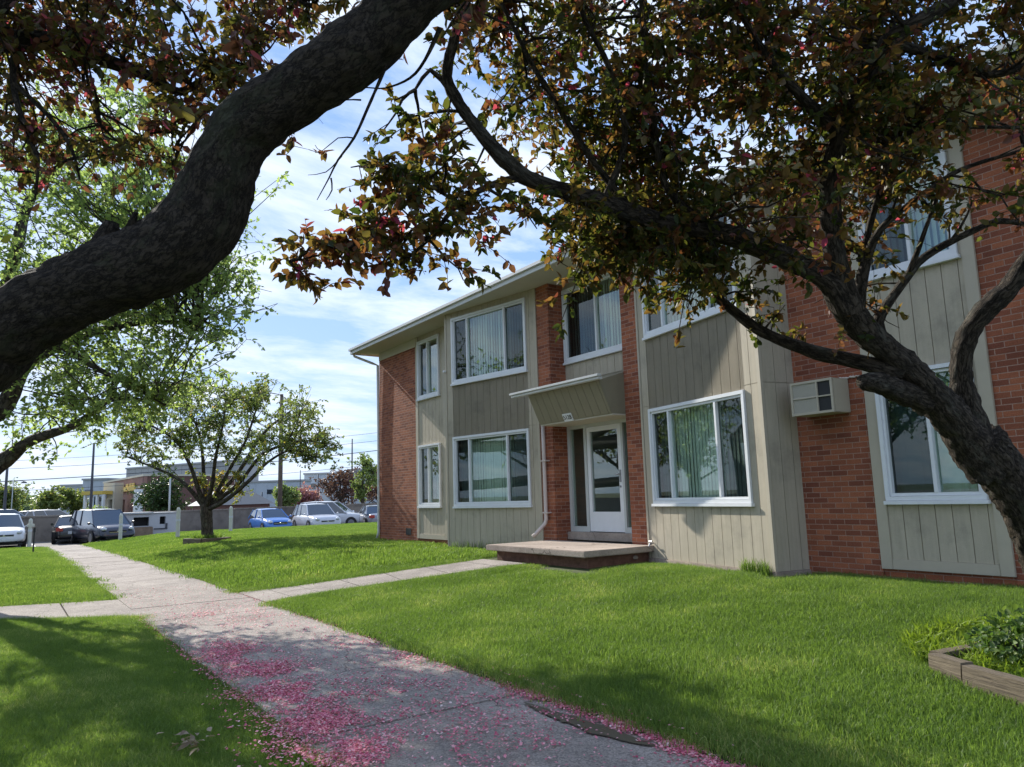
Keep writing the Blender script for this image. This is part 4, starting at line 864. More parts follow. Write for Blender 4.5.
for i, (px, D, top, r, leaf, nm, lb, tp_, vz) in enumerate([
    (50, 95, 486, 2.0, 'treeleaf', 'round_tree', 'clipped round green tree beyond the retaining wall, left of its twin', .2, False),
    (73, 100, 487, 2.4, 'treeleaf', 'round_tree', 'round yellow green tree beyond the retaining wall beside the grey hall', .2, False),
    (160, 78, 476, 3.2, 'yewleaf', 'evergreen_tree', 'dark dense evergreen tree in front of the brick shop', .02, False),
    (363, 62, 446, 1.7, 'paleleaf', 'pear_tree', 'pale green spindle shaped tree behind the wall near the brick house corner', .15, 'vase'),
    (340, 85, 462, 3.4, 'plumleaf', 'plum_tree', 'dull purple leaved tree left of the pale spindle shaped tree', .15, False),
    (378, 92, 462, 3.4, 'plumleaf', 'plum_tree', 'dull purple leaved tree behind the pale spindle shaped tree', .15, False),
    (303, 100, 484, 2.6, 'pinkleaf', 'blossom_tree', 'faint pink blossoming tree in front of the far grey hall', .2, False),
    (286, 80, 483, 1.6, 'paleleaf', 'young_tree', 'slim pale green tree just right of the brown utility pole', .2, False),
    (8, 110, 480, 3.0, 'treeleaf', 'yellow_tree', 'yellowish tree at the far left edge behind the dark pole', .2, False)]):
    x, y = px_place(px, D); zt_ = ztop(px, top, D); far_tree(x, y, ZF, zt_-ZF, r, leaf, nm, lb, None, tp_, 30+i, .24*D/80, 70 if leaf == 'yewleaf' else 40, taper=vz, dens=16 if leaf == 'yewleaf' else 12)
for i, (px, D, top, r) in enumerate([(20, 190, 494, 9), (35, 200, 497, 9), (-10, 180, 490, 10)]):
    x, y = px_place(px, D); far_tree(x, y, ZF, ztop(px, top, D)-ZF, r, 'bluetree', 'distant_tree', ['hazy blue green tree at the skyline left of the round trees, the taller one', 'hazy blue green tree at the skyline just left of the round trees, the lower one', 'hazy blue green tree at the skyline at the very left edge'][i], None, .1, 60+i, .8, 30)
# trees across the way, outside the frame: the window glass mirrors them and they shade the near lawn
for i, (x, y, h, r, lf, lb) in enumerate([(5.0, -13.0, 7.0, 3.1, 'mapleleaf', 'nearest leafy tree beyond the left edge, shading the near grass'), (-22, -17, 11, 4.6, 'mapleleaf', 'tall leafy tree mirrored in the right bay window, farthest left'), (-13, -21, 11, 4.8, 'treeleaf', 'broad yellow green tree mirrored in the bay windows'),
        (-7.5, -25, 12, 5, 'mapleleaf', 'tall leafy tree mirrored in the left bay window'), (0.5, -25, 12, 5, 'mapleleaf', 'tall leafy tree mirrored in the entrance door glass'), (8, -26, 12, 5, 'mapleleaf', 'tall leafy tree mirrored in the window at the far right'), (-31, -21, 10, 4.6, 'treeleaf', 'broad yellow green tree mirrored low in the right bay window')]):
    far_tree(x, y, -.45, h, r, lf, 'street_tree', lb, 'trees mirrored in the windows', .2, 81+i, .22 if i else .14, 44)

# clipped hedge bush
def bush(name, c, rx, ry, rz, leaf, label, n=500, size=.12, seed=1):
    rng = np.random.default_rng(seed); v = rng.normal(size=(n, 3)); v /= np.linalg.norm(v, axis=1)[:, None]; v *= rng.uniform(.55, 1.05, n)[:, None]
    lump = np.array([1+.18*mnoise.noise(Vector(q)*2.2) for q in v])[:, None]; v = v*lump; v[:, 2] = np.maximum(v[:, 2], -.75)
    root = empty(name, tuple(c), label, 'bush')
    T = Tree(seed); T.LB = [v*np.array([rx, ry, rz])+np.array([0, 0, rz*.8])]; d = v+rng.normal(size=(n, 3))*.6; d /= np.linalg.norm(d, axis=1)[:, None]
    T.LD = [d]; T.LS = [rng.uniform(.6, 1.3, n)*size]; T.LT = [rng.random(n)]; T.leaves_mesh('foliage', M[leaf], root, .7, size > .1)
    for k in range(9):
        a = k*.7; T.limb([(0, 0, -.05), (math.cos(a)*rx*.4, math.sin(a)*ry*.4, rz*.9)], [.02*max(rx, .5), .005], step=.1, n=5, rough=0)
    fastmesh('stem', np.concatenate(T.V), np.concatenate(T.F), M['bark'], root)
    return root
x, y = px_place(97, 72); bush('clipped_bush', (x, y, ZF), 1.35, 1.35, 1.0, 'paleleaf', 'low clipped pale green bush beyond the wall by the yellow signed shop', 1500, .22, 4)

# ------------------------------------------------------------------ planters
def timber(mb, a, b, z0, h, w=.09, seed=0):
    LV = (0, .15, .3, .5, .7, .85, 1)
    a = Vector(a); b = Vector(b); d = (b-a).normalized(); n = Vector((-d.y, d.x, 0)); L = (b-a).length; k = max(2, int(L/.08))
    rings = []
    for i in range(k+1):
        c = a+d*(L*i/k); ring = []
        for (u, v) in ((-1, 0), (-1, .5), (-.9, 1), (0, 1.02), (.9, 1), (1, .5), (1, 0)):
            j = .0012*mnoise.noise(Vector((c.x*9+u, c.y*9+seed, v*5)))*3
            ring.append(c+n*(u*w/2+j)+Vector((0, 0, z0+v*h+j)))
        rings.append(ring)
    for i in range(k):
        for q in range(6): mb.face([rings[i][q], rings[i][q+1], rings[i+1][q+1], rings[i+1][q]], [(i*.08+seed, LV[q]), (i*.08+seed, LV[q+1]), ((i+1)*.08+seed, LV[q+1]), ((i+1)*.08+seed, LV[q])])
    mb.face(rings[0]); mb.face(rings[-1][::-1])
root = empty('timber_planter', (17.4, -2.6, -.25), 'weathered grey timber planter edging around the gnarled crabapple trunk at the right', 'planter')
gA, gB, gC = gnd(936, 671), gnd(969, 684), gnd(1030, 704)
edges = [((gA[0], gA[1]), (gB[0], gB[1]), .13), ((gB[0]+.02, gB[1]-.03), (gC[0]+.4, gC[1]-.2), .14), ((gC[0]+.42, gC[1]-.18), (18.5, -2.3), .15), ((gA[0]-.02, gA[1]+.06), (17.05, -1.75), .12), ((17.15, -1.72), (18.4, -2.2), .13)]
for i, (a, b, h) in enumerate(edges):
    mb = MB(); timber(mb, (*a, 0), (*b, 0), zground(*a)-.03, h+.02, .10, i); local(mb.build('timber', M['wood'], root), root)
rs = [16.9, 18.2, -3.1, -1.95]
mb = MB(); mb.face([(16.85, -2.95, -.18), (17.75, -3.45, -.19), (18.3, -2.35, -.15), (17.2, -1.85, -.13)]); local(mb.build('soil', plain('planter earth', (.05, .04, .03), .95, .3, 20, .5), root), root)
bs = gnd(1004, 672); bush('leafy_bush', (17.28, -2.85, -.19), .40, .32, .21, 'bushleaf', 'dark glossy leafed bush inside the timber planter at the foot of the trunk', 1500, .05, 6)
# weeds in the planter
rng = np.random.default_rng(4)
def blades(name, P, hgt, wid, mat, parent=None, lean=.5, seed=1, tint=None, curl=.35):
    rng = np.random.default_rng(seed); n = len(P); h = rng.uniform(.55, 1.2, n)*hgt; a = rng.uniform(0, 2*PI, n); ln = rng.uniform(.1, lean, n); w = wid*rng.uniform(.7, 1.3, n)
    d = np.stack([np.cos(a), np.sin(a), 0*a], 1); fa = rng.uniform(0, 2*PI, n); s = np.stack([np.cos(fa), np.sin(fa), 0*a], 1)
    z = np.array([0, 0, 1.]); mid = P+z*(h*.55)[:, None]+d*(h*ln*.3)[:, None]; tip = P+z*(h*(1-curl*ln))[:, None]+d*(h*ln)[:, None]
    V = np.stack([P-s*(w/2)[:, None], P+s*(w/2)[:, None], mid+s*(w*.4)[:, None], mid-s*(w*.4)[:, None], tip+s*(w*.08)[:, None], tip-s*(w*.08)[:, None]], 1).reshape(-1, 3)
    i = np.arange(n)*6; F = np.concatenate([np.stack([i, i+1, i+2, i+3], 1), np.stack([i+3, i+2, i+4, i+5], 1)]); t = rng.random(n) if tint is None else tint
    return V, F, np.concatenate([t, t])
P = []
while len(P) < 9500:
    u = rng.uniform([16.3, -3.25], [18.3, -1.5])
    c = np.array([17.32, -2.62]); dd = (u-c)/np.array([1.0, .8])
    if np.dot(dd, dd) < 1: P.append([u[0], u[1], -.19 if np.dot(dd, dd) < .6 else zground(u[0], u[1])-.01])
P = np.array(P); V, F, t = blades('weeds', P, .135, .015, None, lean=1.4, seed=3)
o = fastmesh('weeds', V, F, M['weed'], None, t); tag(o, 'yellow green weeds spilling over the timber planter at the right', 'weeds', kind='stuff')
# planter of the lawn tree
root = empty('square_planter', tuple(SMALL), 'small square timber planter at the foot of the low spreading lawn tree', 'planter')
w = .70; an = .35
for k in range(4):
    a0 = an+k*PI/2+PI/4; a1 = a0+PI/2; A = (SMALL[0]+w*math.cos(a0)*1.1, SMALL[1]+w*math.sin(a0)*1.1, 0); B = (SMALL[0]+w*math.cos(a1)*1.1, SMALL[1]+w*math.sin(a1)*1.1, 0)
    mb = MB(); timber(mb, A, B, SMALL[2]-.12, .30, .12, k); local(mb.build('timber', M['wood'], root), root)
rng = np.random.default_rng(9); a = rng.uniform(0, 2*PI, 900); r = np.sqrt(rng.random(900))*.5
P = np.stack([SMALL[0]+r*np.cos(a), SMALL[1]+r*np.sin(a), np.full(900, SMALL[2]+.05)], 1); V, F, t = blades('w', P, .3, .03, None, lean=.8, seed=5)
o = fastmesh('weeds', V, F, M['grass'], None, t); tag(o, 'green weeds inside the square planter of the lawn tree', 'weeds', kind='stuff')

# ------------------------------------------------------------------ grass
def tile(name, n, size, hgt, wid, seed, lean=.7):
    rng = np.random.default_rng(seed); P = np.stack([np.clip(rng.normal(0, size*.34, n), -size*.8, size*.8), np.clip(rng.normal(0, size*.34, n), -size*.8, size*.8), np.full(n, -.02)], 1)
    V, F, t = blades(name, P, hgt, wid, None, lean=lean, seed=seed)
    o = fastmesh(name, V, F, M['grass'], None, t); me = o.data; COL.objects.unlink(o); return o
tiles = [tile('grass_tuft_a', 2500, .46, .056, .0038, 1, .75), tile('grass_tuft_b', 1900, .46, .074, .0042, 2, .95), tile('grass_far', 900, .85, .085, .014, 3)]
def segx(Q, y):
    ys_ = [q[1] for q in Q]; xs_ = [q[0] for q in Q]; o = np.argsort(ys_); return float(np.interp(y, np.array(ys_)[o], np.array(xs_)[o]))
def on_lawn(x, y, m=.0):
    if -7.12-m < y < -5.38+m: return False
    if y > -5.4 and y < -1.45 and segx(WALK_L, y)-m < x < segx(WALK_R, y)+m: return False
    if y < -7.1 and segx(CROSS_L, y)-m < x < segx(CROSS_R, y)+m: return False
    if y > -1.55-m and 7.85-m < x < 10.92+m: return False
    if y > 0.05-m and x > -.15-m: return False
    if x > AX1-BL*C_-.1-m and x < AX1 and y > -.55+(x-(AX1-BL*C_))*.19-m: return False
    if x > BX0 and x < BX0+BL*C_+.15+m and y > -(x-BX0)*.19-m-.03: return False
    if x < -23.9: return False
    return True
pos = []; idx = []; rng = np.random.default_rng(2)
def add_points(x0, x1, y0, y1, step, kind, m, cond=lambda x, y: True):
    for x in np.arange(x0, x1, step):
        for y in np.arange(y0, y1, step):
            xx, yy = x+rng.uniform(-.3, .3)*step, y+rng.uniform(-.3, .3)*step
            if cond(xx, yy) and on_lawn(xx, yy, m): pos.append((xx, yy, zground(xx, yy))); idx.append(kind if kind == 2 else int(rng.random() < .4))
def infront(x, y, lim=1e9):
    d = np.array([x, y, 0])-CAM; z = d@FW; 
    return z > .3 and abs(d@RT)/z < 1.0
near = lambda x, y: infront(x, y) and math.hypot(x-CAM[0], y-CAM[1]) < 15
far = lambda x, y: infront(x, y) and math.hypot(x-CAM[0], y-CAM[1]) >= 14.5
add_points(2, 24, -5.0, .1, .27, 0, .38, near); add_points(2, 24, -16, -7.4, .27, 0, .38, near)
add_points(-24, 8, -5, 14, .42, 2, .42, far); add_points(-24, 8, -16, -7.4, .42, 2, .42, far)
for y, s in ((-5.38, 1), (-7.12, -1)):      # ragged fringe along the path edges
    for x in np.arange(-23.3, 24, .12):
        yy = y+s*rng.uniform(.31, .42)
        if infront(x, yy) and on_lawn(x, yy, .28): pos.append((x, yy, zground(x, yy)-.01)); idx.append(1)
for Q, s in ((WALK_L, -1), (WALK_R, 1)):
    for y in np.arange(-5.2, -1.6, .12):
        xx = segx(Q, y)+s*rng.uniform(.27, .36)
        if on_lawn(xx, y, .12): pos.append((xx, y, zground(xx, y)-.01)); idx.append(1)
for Q, s in ((CROSS_L, -1), (CROSS_R, 1)):
    for y in np.arange(-12, -7.3, .12):
        xx = segx(Q, y)+s*rng.uniform(.27, .36)
        if on_lawn(xx, y, .12): pos.append((xx, y, zground(xx, y)-.01)); idx.append(1)
pos = np.array(pos); me = bpy.data.meshes.new('grass'); me.vertices.add(len(pos)); me.vertices.foreach_set('co', pos.astype(np.float32).ravel())
a = me.attributes.new('kind_index', 'INT', 'POINT'); a.data.foreach_set('value', np.array(idx, dtype=np.int32))
a = me.attributes.new('spin', 'FLOAT_VECTOR', 'POINT'); sp = np.zeros((len(pos), 3), dtype=np.float32); sp[:, 2] = rng.uniform(0, 2*PI, len(pos)); a.data.foreach_set('vector', sp.ravel())
a = me.attributes.new('size_factor', 'FLOAT_VECTOR', 'POINT'); sc_ = np.ones((len(pos), 3), dtype=np.float32)
sc_[:, 2] = [max(.6, .95+.22*mnoise.noise(Vector((p[0]*.9, p[1]*.9, 0)))+.12*mnoise.noise(Vector((p[0]*3, p[1]*3, 5)))) for p in pos]; a.data.foreach_set('vector', sc_.ravel())
go = bpy.data.objects.new('grass', me); COL.objects.link(go); tag(go, 'lush green lawn grass beside the pavement and in front of the building', 'grass', kind='stuff')
me.materials.append(M['grass'])
ng = bpy.data.node_groups.new('scatter grass', 'GeometryNodeTree')
ng.interface.new_socket('Geometry', in_out='INPUT', socket_type='NodeSocketGeometry'); ng.interface.new_socket('Geometry', in_out='OUTPUT', socket_type='NodeSocketGeometry')
gi = ng.nodes.new('NodeGroupInput'); gout = ng.nodes.new('NodeGroupOutput'); jn = ng.nodes.new('GeometryNodeJoinGeometry')
for t_ in reversed(tiles):
    oi = ng.nodes.new('GeometryNodeObjectInfo'); oi.inputs['Object'].default_value = t_; oi.inputs['As Instance'].default_value = True
    ng.links.new(oi.outputs['Geometry'], jn.inputs[0])
ip = ng.nodes.new('GeometryNodeInstanceOnPoints'); ip.inputs['Pick Instance'].default_value = True
def na(nm, dt):
    n = ng.nodes.new('GeometryNodeInputNamedAttribute'); n.data_type = dt; n.inputs['Name'].default_value = nm; return n.outputs['Attribute']
ng.links.new(gi.outputs[0], ip.inputs['Points']); ng.links.new(jn.outputs[0], ip.inputs['Instance'])
ng.links.new(na('kind_index', 'INT'), ip.inputs['Instance Index']); ng.links.new(na('spin', 'FLOAT_VECTOR'), ip.inputs['Rotation']); ng.links.new(na('size_factor', 'FLOAT_VECTOR'), ip.inputs['Scale'])
ng.links.new(ip.outputs[0], gout.inputs[0])
md = go.modifiers.new('scatter', 'NODES'); md.node_group = ng
# grass tufts at the wall foot
P = []
for (F, a, b) in ((FB, 2.3, 2.87), (FA, .2, 2.5)):
    for k in range(260):
        q = F.p(a+(b-a)*rng.random(), 0, .06+.06*rng.random()); P.append((q.x, q.y, zground(q.x, q.y)-.02))
V, F_, t = blades('t', np.array(P), .2, .008, None, lean=.5, seed=12); o = fastmesh('tall_grass', V, F_, M['grass'], None, t); tag(o, 'taller uncut grass tufts at the foot of the siding bays', 'grass', kind='stuff')

# ------------------------------------------------------------------ petals, puddle, litter
def pxg(px, py): d = ray(px, py); z = -.405; P = CAM+d*(z-CAM[2])/d[2]; return P
blobs = [(225, 652, .35, .16, 1500), (262, 672, .38, .2, 2200), (290, 695, .32, .2, 2300), (318, 722, .26, .2, 2200), (335, 750, .25, .2, 1700), (250, 655, .5, .22, 1100), (200, 618, .8, .22, 700), (240, 612, .9, .25, 500),
         (380, 715, .5, .3, 420), (430, 740, .45, .35, 420), (470, 705, .5, .28, 350), (520, 690, .4, .09, 350), (545, 698, .3, .05, 700), (600, 717, .3, .05, 900), (655, 738, .25, .05, 1000), (705, 760, .2, .06, 900), (740, 772, .2, .06, 500), (450, 765, .4, .35, 260), (350, 700, .35, .25, 420), (420, 690, .7, .15, 400), (400, 655, .9, .08, 500), (330, 640, 1.2, .07, 400), (560, 735, .4, .3, 260)]
P = []; rng = np.random.default_rng(6)
for bx, by, sx, sy, n in blobs:
    n = int(n*1.9)
    c = pxg(bx, by); q = np.stack([rng.normal(c[0], sx, n), rng.normal(c[1], sy, n)], 1)
    keep = np.array([mnoise.noise(Vector((a*2.2, b_*2.2, 3)))+.55*mnoise.noise(Vector((a*7, b_*7, 1)))+rng.normal()*.25 > -.08 for a, b_ in q]); P.append(q[keep])
n = 2600; P.append(np.stack([rng.uniform(4, 19, n), rng.uniform(-7.12, -5.3, n)], 1)); n = 900; P.append(np.stack([rng.uniform(6, 18.5, n), -5.42+np.abs(rng.normal(0, .09, n))], 1))
P.append(np.stack([rng.uniform(8, 18.5, 500), -7.12-np.abs(rng.normal(0, .05, 500))], 1))
P = np.concatenate(P); n = len(P); z = np.array([zpath(x)+.012+(.035 if (y > -5.25 or y < -7.22) else .0) for x, y in P])+rng.uniform(0, .006, n)
a = rng.uniform(0, 2*PI, n); L = rng.uniform(.007, .0145, n); dx_ = np.stack([np.cos(a), np.sin(a), rng.normal(0, .25, n)], 1)*L[:, None]; dy_ = np.stack([-np.sin(a), np.cos(a), rng.normal(0, .25, n)], 1)*(L*.7)[:, None]
B = np.concatenate([P, z[:, None]], 1); V = np.stack([B-dx_, B-dy_+[0, 0, .001], B+dx_, B+dy_+[0, 0, .001]], 1).reshape(-1, 3); i = np.arange(n)*4
o = fastmesh('petals', V, np.stack([i, i+1, i+2, i+3], 1), M['petal'], None, np.clip(rng.beta(1.5, 2.2, n)+rng.normal(0, .1, n), 0, 1)); tag(o, 'fallen pink petals strewn in drifts over the concrete pavement', 'petals', kind='stuff')
# wet hollow along the pavement edge
pa, pb = pxg(524, 703), pxg(660, 748); n_ = 60; up_, lo_ = [], []
for k in range(n_+1):
    t = k/n_; c = pa+(pb-pa)*t; wd_ = math.sin(PI*min(1, t*1.02))**.6
    up_.append((c[0], c[1]+wd_*(.035+.03*mnoise.noise(Vector((t*9, 0, 2)))), 0)); lo_.append((c[0], c[1]-wd_*(.07+.07*t+.05*mnoise.noise(Vector((t*7, 4, 2)))+.02*mnoise.noise(Vector((t*30, 4, 2)))), 0))
mb = MB()
for k in range(n_): mb.face([(p[0], p[1], zpath(p[0])+.0115) for p in (lo_[k], lo_[k+1], up_[k+1], up_[k])])
mt, nt_, bs_ = newmat('wet mud'); bs_.inputs['Base Color'].default_value = (.085, .068, .042, 1); bs_.inputs['Roughness'].default_value = .38
o = mb.build('puddle', mt); struct(o)
T = Tree(2); c = pxg(247, 741)
for k in range(26):
    T.LB.append(np.array([[c[0]+rng.normal(0, .09), c[1]-.35+rng.normal(0, .05), zground(c[0], c[1]-.3)+.06+rng.uniform(0, .03)]])); d = rng.normal(size=(1, 3)); d[0, 2] *= .3; T.LD.append(d/np.linalg.norm(d)); T.LS.append(np.array([rng.uniform(.04, .09)])); T.LT.append(rng.random(1))
o = T.leaves_mesh('dry_leaf_litter', M['dryleaf'], None, .5); tag(o, 'small heap of dry pale leaves lying on the shaded grass left of the pavement', 'leaf litter', kind='stuff')
# pale stone by the stoop
q = gnd(635, 561)
bm = bmesh.new(); bmesh.ops.create_icosphere(bm, subdivisions=3, radius=.05)
for v in bm.verts: v.co *= 1+.25*mnoise.noise(v.co*14); v.co.z *= .8
me = bpy.data.meshes.new('stone'); bm.to_mesh(me); bm.free(); me.materials.append(M['conc2']); o = bpy.data.objects.new('stone', me); COL.objects.link(o); o.location = (q[0], q[1], q[2]+.06); tag(o, 'pale round stone in the grass at the corner of the entrance slab', 'stone')

# ------------------------------------------------------------------ wall, posts, shed
mb = MB()
for i, y in enumerate(np.arange(-40, 60, 4.0)):
    mb.box(-32.62, -32.3, y+.008, y+3.992, -1, .70+.02*(i % 2)+.004*y)
    mb.box(-32.66, -32.26, y+.008, y+3.992, .705+.02*(i % 2)+.004*y, .80+.02*(i % 2)+.004*y)
o = mb.build('retaining_wall', M['wallconc']); tag(o, 'long weathered concrete retaining wall behind the parked cars', 'wall')
for i, (px, py, h, lb) in enumerate([(29, 548, 1.45, 'white post beside the white car at the far left, leaning against a thin black stake'), (120, 541, 1.35, 'white post standing in front of the dark minivan'), (177.5, 538.5, 1.35, 'white post at the right end of the pale shed'), (230.5, 532, 1.25, 'white post just right of the lawn tree trunk')]):
    p = gnd(px, py); x, y, z = p; mb = MB(); r = .085
    mb.tube([(x, y, z-.3), (x, y, z+h-.12), (x, y, z+h-.06), (x, y, z+h-.01)], [r, r, r*.8, r*.35], 10)
    if i == 0: mb.box(x-.02, x+.09, y-.14, y+.17, z+h-.42, z+h-.28)
    root = empty('white_post', (x, y, z), lb, 'post', 'white posts along the parking edge'); local(mb.build('post', M['post'], root, smooth=False), root)
    g = MB(); g.tube([(x, y, z+.55*h), (x, y, z+.62*h)], [r+.006, r+.006], 10); local(g.build('band', M['plate'], root), root)
p = gnd(33, 553); mb = MB(); mb.tube([(p[0], p[1], p[2]-.1), (p[0], p[1], p[2]+.95)], [.03, .025], 6); mb.box(p[0]-.03, p[0]+.03, p[1]-.04, p[1]+.04, p[2]+.8, p[2]+1.0); o = mb.build('stake', M['black']); tag(o, 'thin black stake in the grass beside the leftmost white post', 'stake')
# shed
sx = -29.5; yA = onx(140, 520, sx)[1]; yB = onx(153, 520, sx)[1]; yC = onx(177, 520, sx)[1]; y0 = onx(125, 520, sx)[1]
root = empty('shed', (sx-1, (y0+yC)/2, -.72), 'low pale metal shed with two dark openings beside the minivan', 'shed')
mb = MB(); Fx = Fr((sx, y0), (0, 1), (1, 0)); Lt = yC-y0; La = yB-y0
Fx.wall(mb, 0, Lt, -.72, .68, -1.9, 0, [(La*.30, La*.86, -.02, .50), (La+(Lt-La)*.28, La+(Lt-La)*.52, .05, .50)]); local(mb.build('wall', M['shed'], root), root)
mb = MB(); Fx.box(mb, -.1, La, .69, .79, -2, .12); Fx.box(mb, La, Lt+.05, .69, .75, -2, .06); local(mb.build('roof', M['shed'], root, bevel=.02), root)
mb = MB(); Fx.box(mb, La*.30, La*.86, -.02, .50, -.5, -.45); local(mb.build('opening', M['dark'], root), root)
mb = MB(); Fx.box(mb, La+(Lt-La)*.28, La+(Lt-La)*.52, .05, .50, -.5, -.45); local(mb.build('opening', M['dark'], root), root)
mb = MB(); Fx.box(mb, La+(Lt-La)*.05, La+(Lt-La)*.60, -.24, -.18, .01, .06); Fx.box(mb, La+(Lt-La)*.52, La+(Lt-La)*.6, -.2, .1, .01, .06); local(mb.build('pipe', M['dpole'], root), root)
mb = MB(); Fx.box(mb, La*.22, La*.95, -.72, -.06, .02, .62); o = mb.build('crate', M['shedlow'], bevel=.03); tag(o, 'brown stained crate standing in front of the pale shed', 'crate')

# ------------------------------------------------------------------ cars
def paint(name, c, met=.0): return plain(name, c, .3, .02, 3, coat=.6, metallic=met, spec=.5)
def loft(mb, rings):
    n = len(rings[0])
    for a, b in zip(rings, rings[1:]):
        for k in range(n): mb.face([a[k], a[(k+1) % n], b[(k+1) % n], b[k]])
    mb.face(rings[0][::-1]); mb.face(rings[-1])
def make_car(loc, rz, col, label, kind='suv', L=4.6, W=1.86, H=1.66, mat=None, group='cars parked in the lot', plate=True):
    root = empty('parked_car', loc, label, 'car', group, rz); pm = mat or paint('car paint', col)
    hw = W/2; zb = .24; rw = .345 if kind != 'hatch' else .31
    if kind == 'sedan': prof = [(-.5, .55, .62), (-.485, .88, .66), (-.30, .98, .92), (-.1, .98, 1), (.15, .96, 1), (.30, .90, .98), (.43, .78, .94), (.485, .62, .82), (.5, .45, .72)]; green = [(-.40, .98), (-.25, 1.0), (.0, 1.0), (.2, .97)]; cab = (-.37, -.20, .06, .24)
    elif kind == 'van': prof = [(-.5, .55, .85), (-.49, 1.0, .95), (-.3, 1.03, 1), (0, 1.03, 1), (.22, 1.02, 1), (.34, 1.0, .98), (.45, .86, .92), (.49, .68, .84), (.5, .45, .74)]; cab = (-.485, -.44, .12, .33)
    elif kind == 'hatch': prof = [(-.5, .5, .85), (-.49, .9, .92), (-.3, .97, 1), (0, .96, 1), (.2, .94, 1), (.32, .9, .97), (.44, .78, .92), (.49, .6, .82), (.5, .42, .72)]; cab = (-.475, -.38, .04, .26)
    else: prof = [(-.5, .55, .88), (-.49, 1.0, .94), (-.3, 1.05, 1), (0, 1.04, 1), (.2, 1.03, 1), (.3, 1.0, .98), (.43, .92, .94), (.49, .74, .86), (.5, .48, .76)]; cab = (-.475, -.40, .04, .25)
    rings = []
    for fx, zt, wf in prof:
        x = fx*L; w = hw*wf; zlo = zb+(.10 if abs(fx) > .485 else 0); zm = (zlo+zt)/2
        rings.append([(x, -w*.88, zlo), (x, -w, zlo+.12), (x, -w, zm), (x, -w*.95, zt-.08), (x, -w*.84, zt), (x, 0, zt+.025), (x, w*.84, zt), (x, w*.95, zt-.08), (x, w, zm), (x, w, zlo+.12), (x, w*.88, zlo), (x, 0, zlo)])
    mb = MB(); loft(mb, rings); b = mb.build('body', pm, root, smooth=False); mod = b.modifiers.new('w', 'WELD'); mod.merge_threshold = .002; sb = b.modifiers.new('s', 'SUBSURF'); sb.levels = 1; sb.render_levels = 2
    b.data.polygons.foreach_set('use_smooth', [True]*len(b.data.polygons))
    zb_ = .93 if kind in ('sedan', 'hatch') else 1.0; a, c, d, e = [q*L for q in cab]; wb, wt = hw*.90, hw*.68
    def sec(x, z, w): return [(x, -w, z), (x, w, z)]
    # roof shell, pillars in body colour ; glass slightly inside
    g0 = [Vector((a, -wb, zb_-.04)), Vector((e, -wb, zb_-.06)), Vector((d, -wt, H-.03)), Vector((c, -wt, H-.04))]
    def mir(v): return Vector((v.x, -v.y, v.z))
    mb = MB(); g1 = [mir(v) for v in g0]
    mb.face(g0); mb.face(g1[::-1]); mb.face([g0[1], g1[1], g1[2], g0[2]]); mb.face([g1[0], g0[0], g0[3], g1[3]]); gh = mb.build('greenhouse', M['carglass'], root)
    mb = MB()
    top = [(c-.04, H-.05), (c+.25*(d-c), H), (c+.6*(d-c), H+.005), (d+.03, H-.045)]
    R = [[(x, -wt*1.02, z-.02), (x, -wt*.8, z+.015), (x, 0, z+.035), (x, wt*.8, z+.015), (x, wt*1.02, z-.02), (x, 0, z-.03)] for x, z in top]; loft(mb, R); mb.build('roof', pm, root, smooth=True)
    for s in (-1, 1):
        for p, q in (((e, s*wb, zb_-.05), (d, s*wt, H-.03)), ((a, s*wb, zb_-.04), (c, s*wt, H-.04)), (((a+e)/2-.05, s*(wb+.008), zb_-.02), ((c+d)/2-.05, s*(wt+.008), H-.03))): mb = MB(); mb.tube([p, q], [.035, .03], 6); mb.build('pillar', pm, root)
        if kind in ('van', 'suv'): mb = MB(); mb.tube([(a+(e-a)*.22, s*(wb+.008), zb_-.02), (c+(d-c)*.12, s*(wt+.008), H-.04)], [.06, .05], 6); mb.build('pillar', pm, root)
    for fx, s in ((.31, -1), (.31, 1), (-.30, -1), (-.30, 1)):
        x = fx*L; y = s*(hw-.10)
        wl = MB(); wl.tube([(x, y-.1*1, rw), (x, y-.085, rw), (x, y+.085, rw), (x, y+.1, rw)], [rw*.9, rw, rw, rw*.9], 20); wo_ = wl.build('wheel', M['rubber'], root)
        rm = MB(); rm.tube([(x, y+s*.095, rw), (x, y+s*.108, rw)], [rw*.66, rw*.6], 14)
        rm.build('rim', M['steel'], wo_)
        ar = MB()
        pts = [(x+(rw+.05)*math.cos(t_), s*(hw+.002), rw+(rw+.05)*math.sin(t_)) for t_ in np.linspace(-.15, PI+.15, 12)]
        ar.face(pts); ar.build('wheel_arch', M['black'], root)
    xf = .492*L; wf = hw*.8
    for s in (-1, 1):
        mb = MB(); y = s*wf*.78; zh = .70 if kind in ('sedan', 'hatch') else .78
        mb.tube([(xf-.16, y+s*.10, zh+.02), (xf-.05, y+s*.04, zh), (xf+.012, y-s*.08, zh-.02)], [.07, .10, .055], 8); mb.build('headlight', M['lamp'], root, smooth=True)
        mb = MB(); mb.box(-.495*L-.02, -.47*L, min(y-.17, y+.17), max(y-.17, y+.17), zh-.03, zh+.16); mb.build('tail_light', M['tail'], root, bevel=.015)
        mb = MB(); mx_ = e-.12; mb.tube([(mx_, s*(wb+.0), zb_+.02), (mx_, s*(wb+.10), zb_+.06)], [.02, .02], 5); mb.tube([(mx_-.04, s*(wb+.17), zb_+.07), (mx_+.05, s*(wb+.17), zb_+.07)], [.075, .055], 8); mb.build('mirror', M['black'] if kind == 'van' else pm, root)
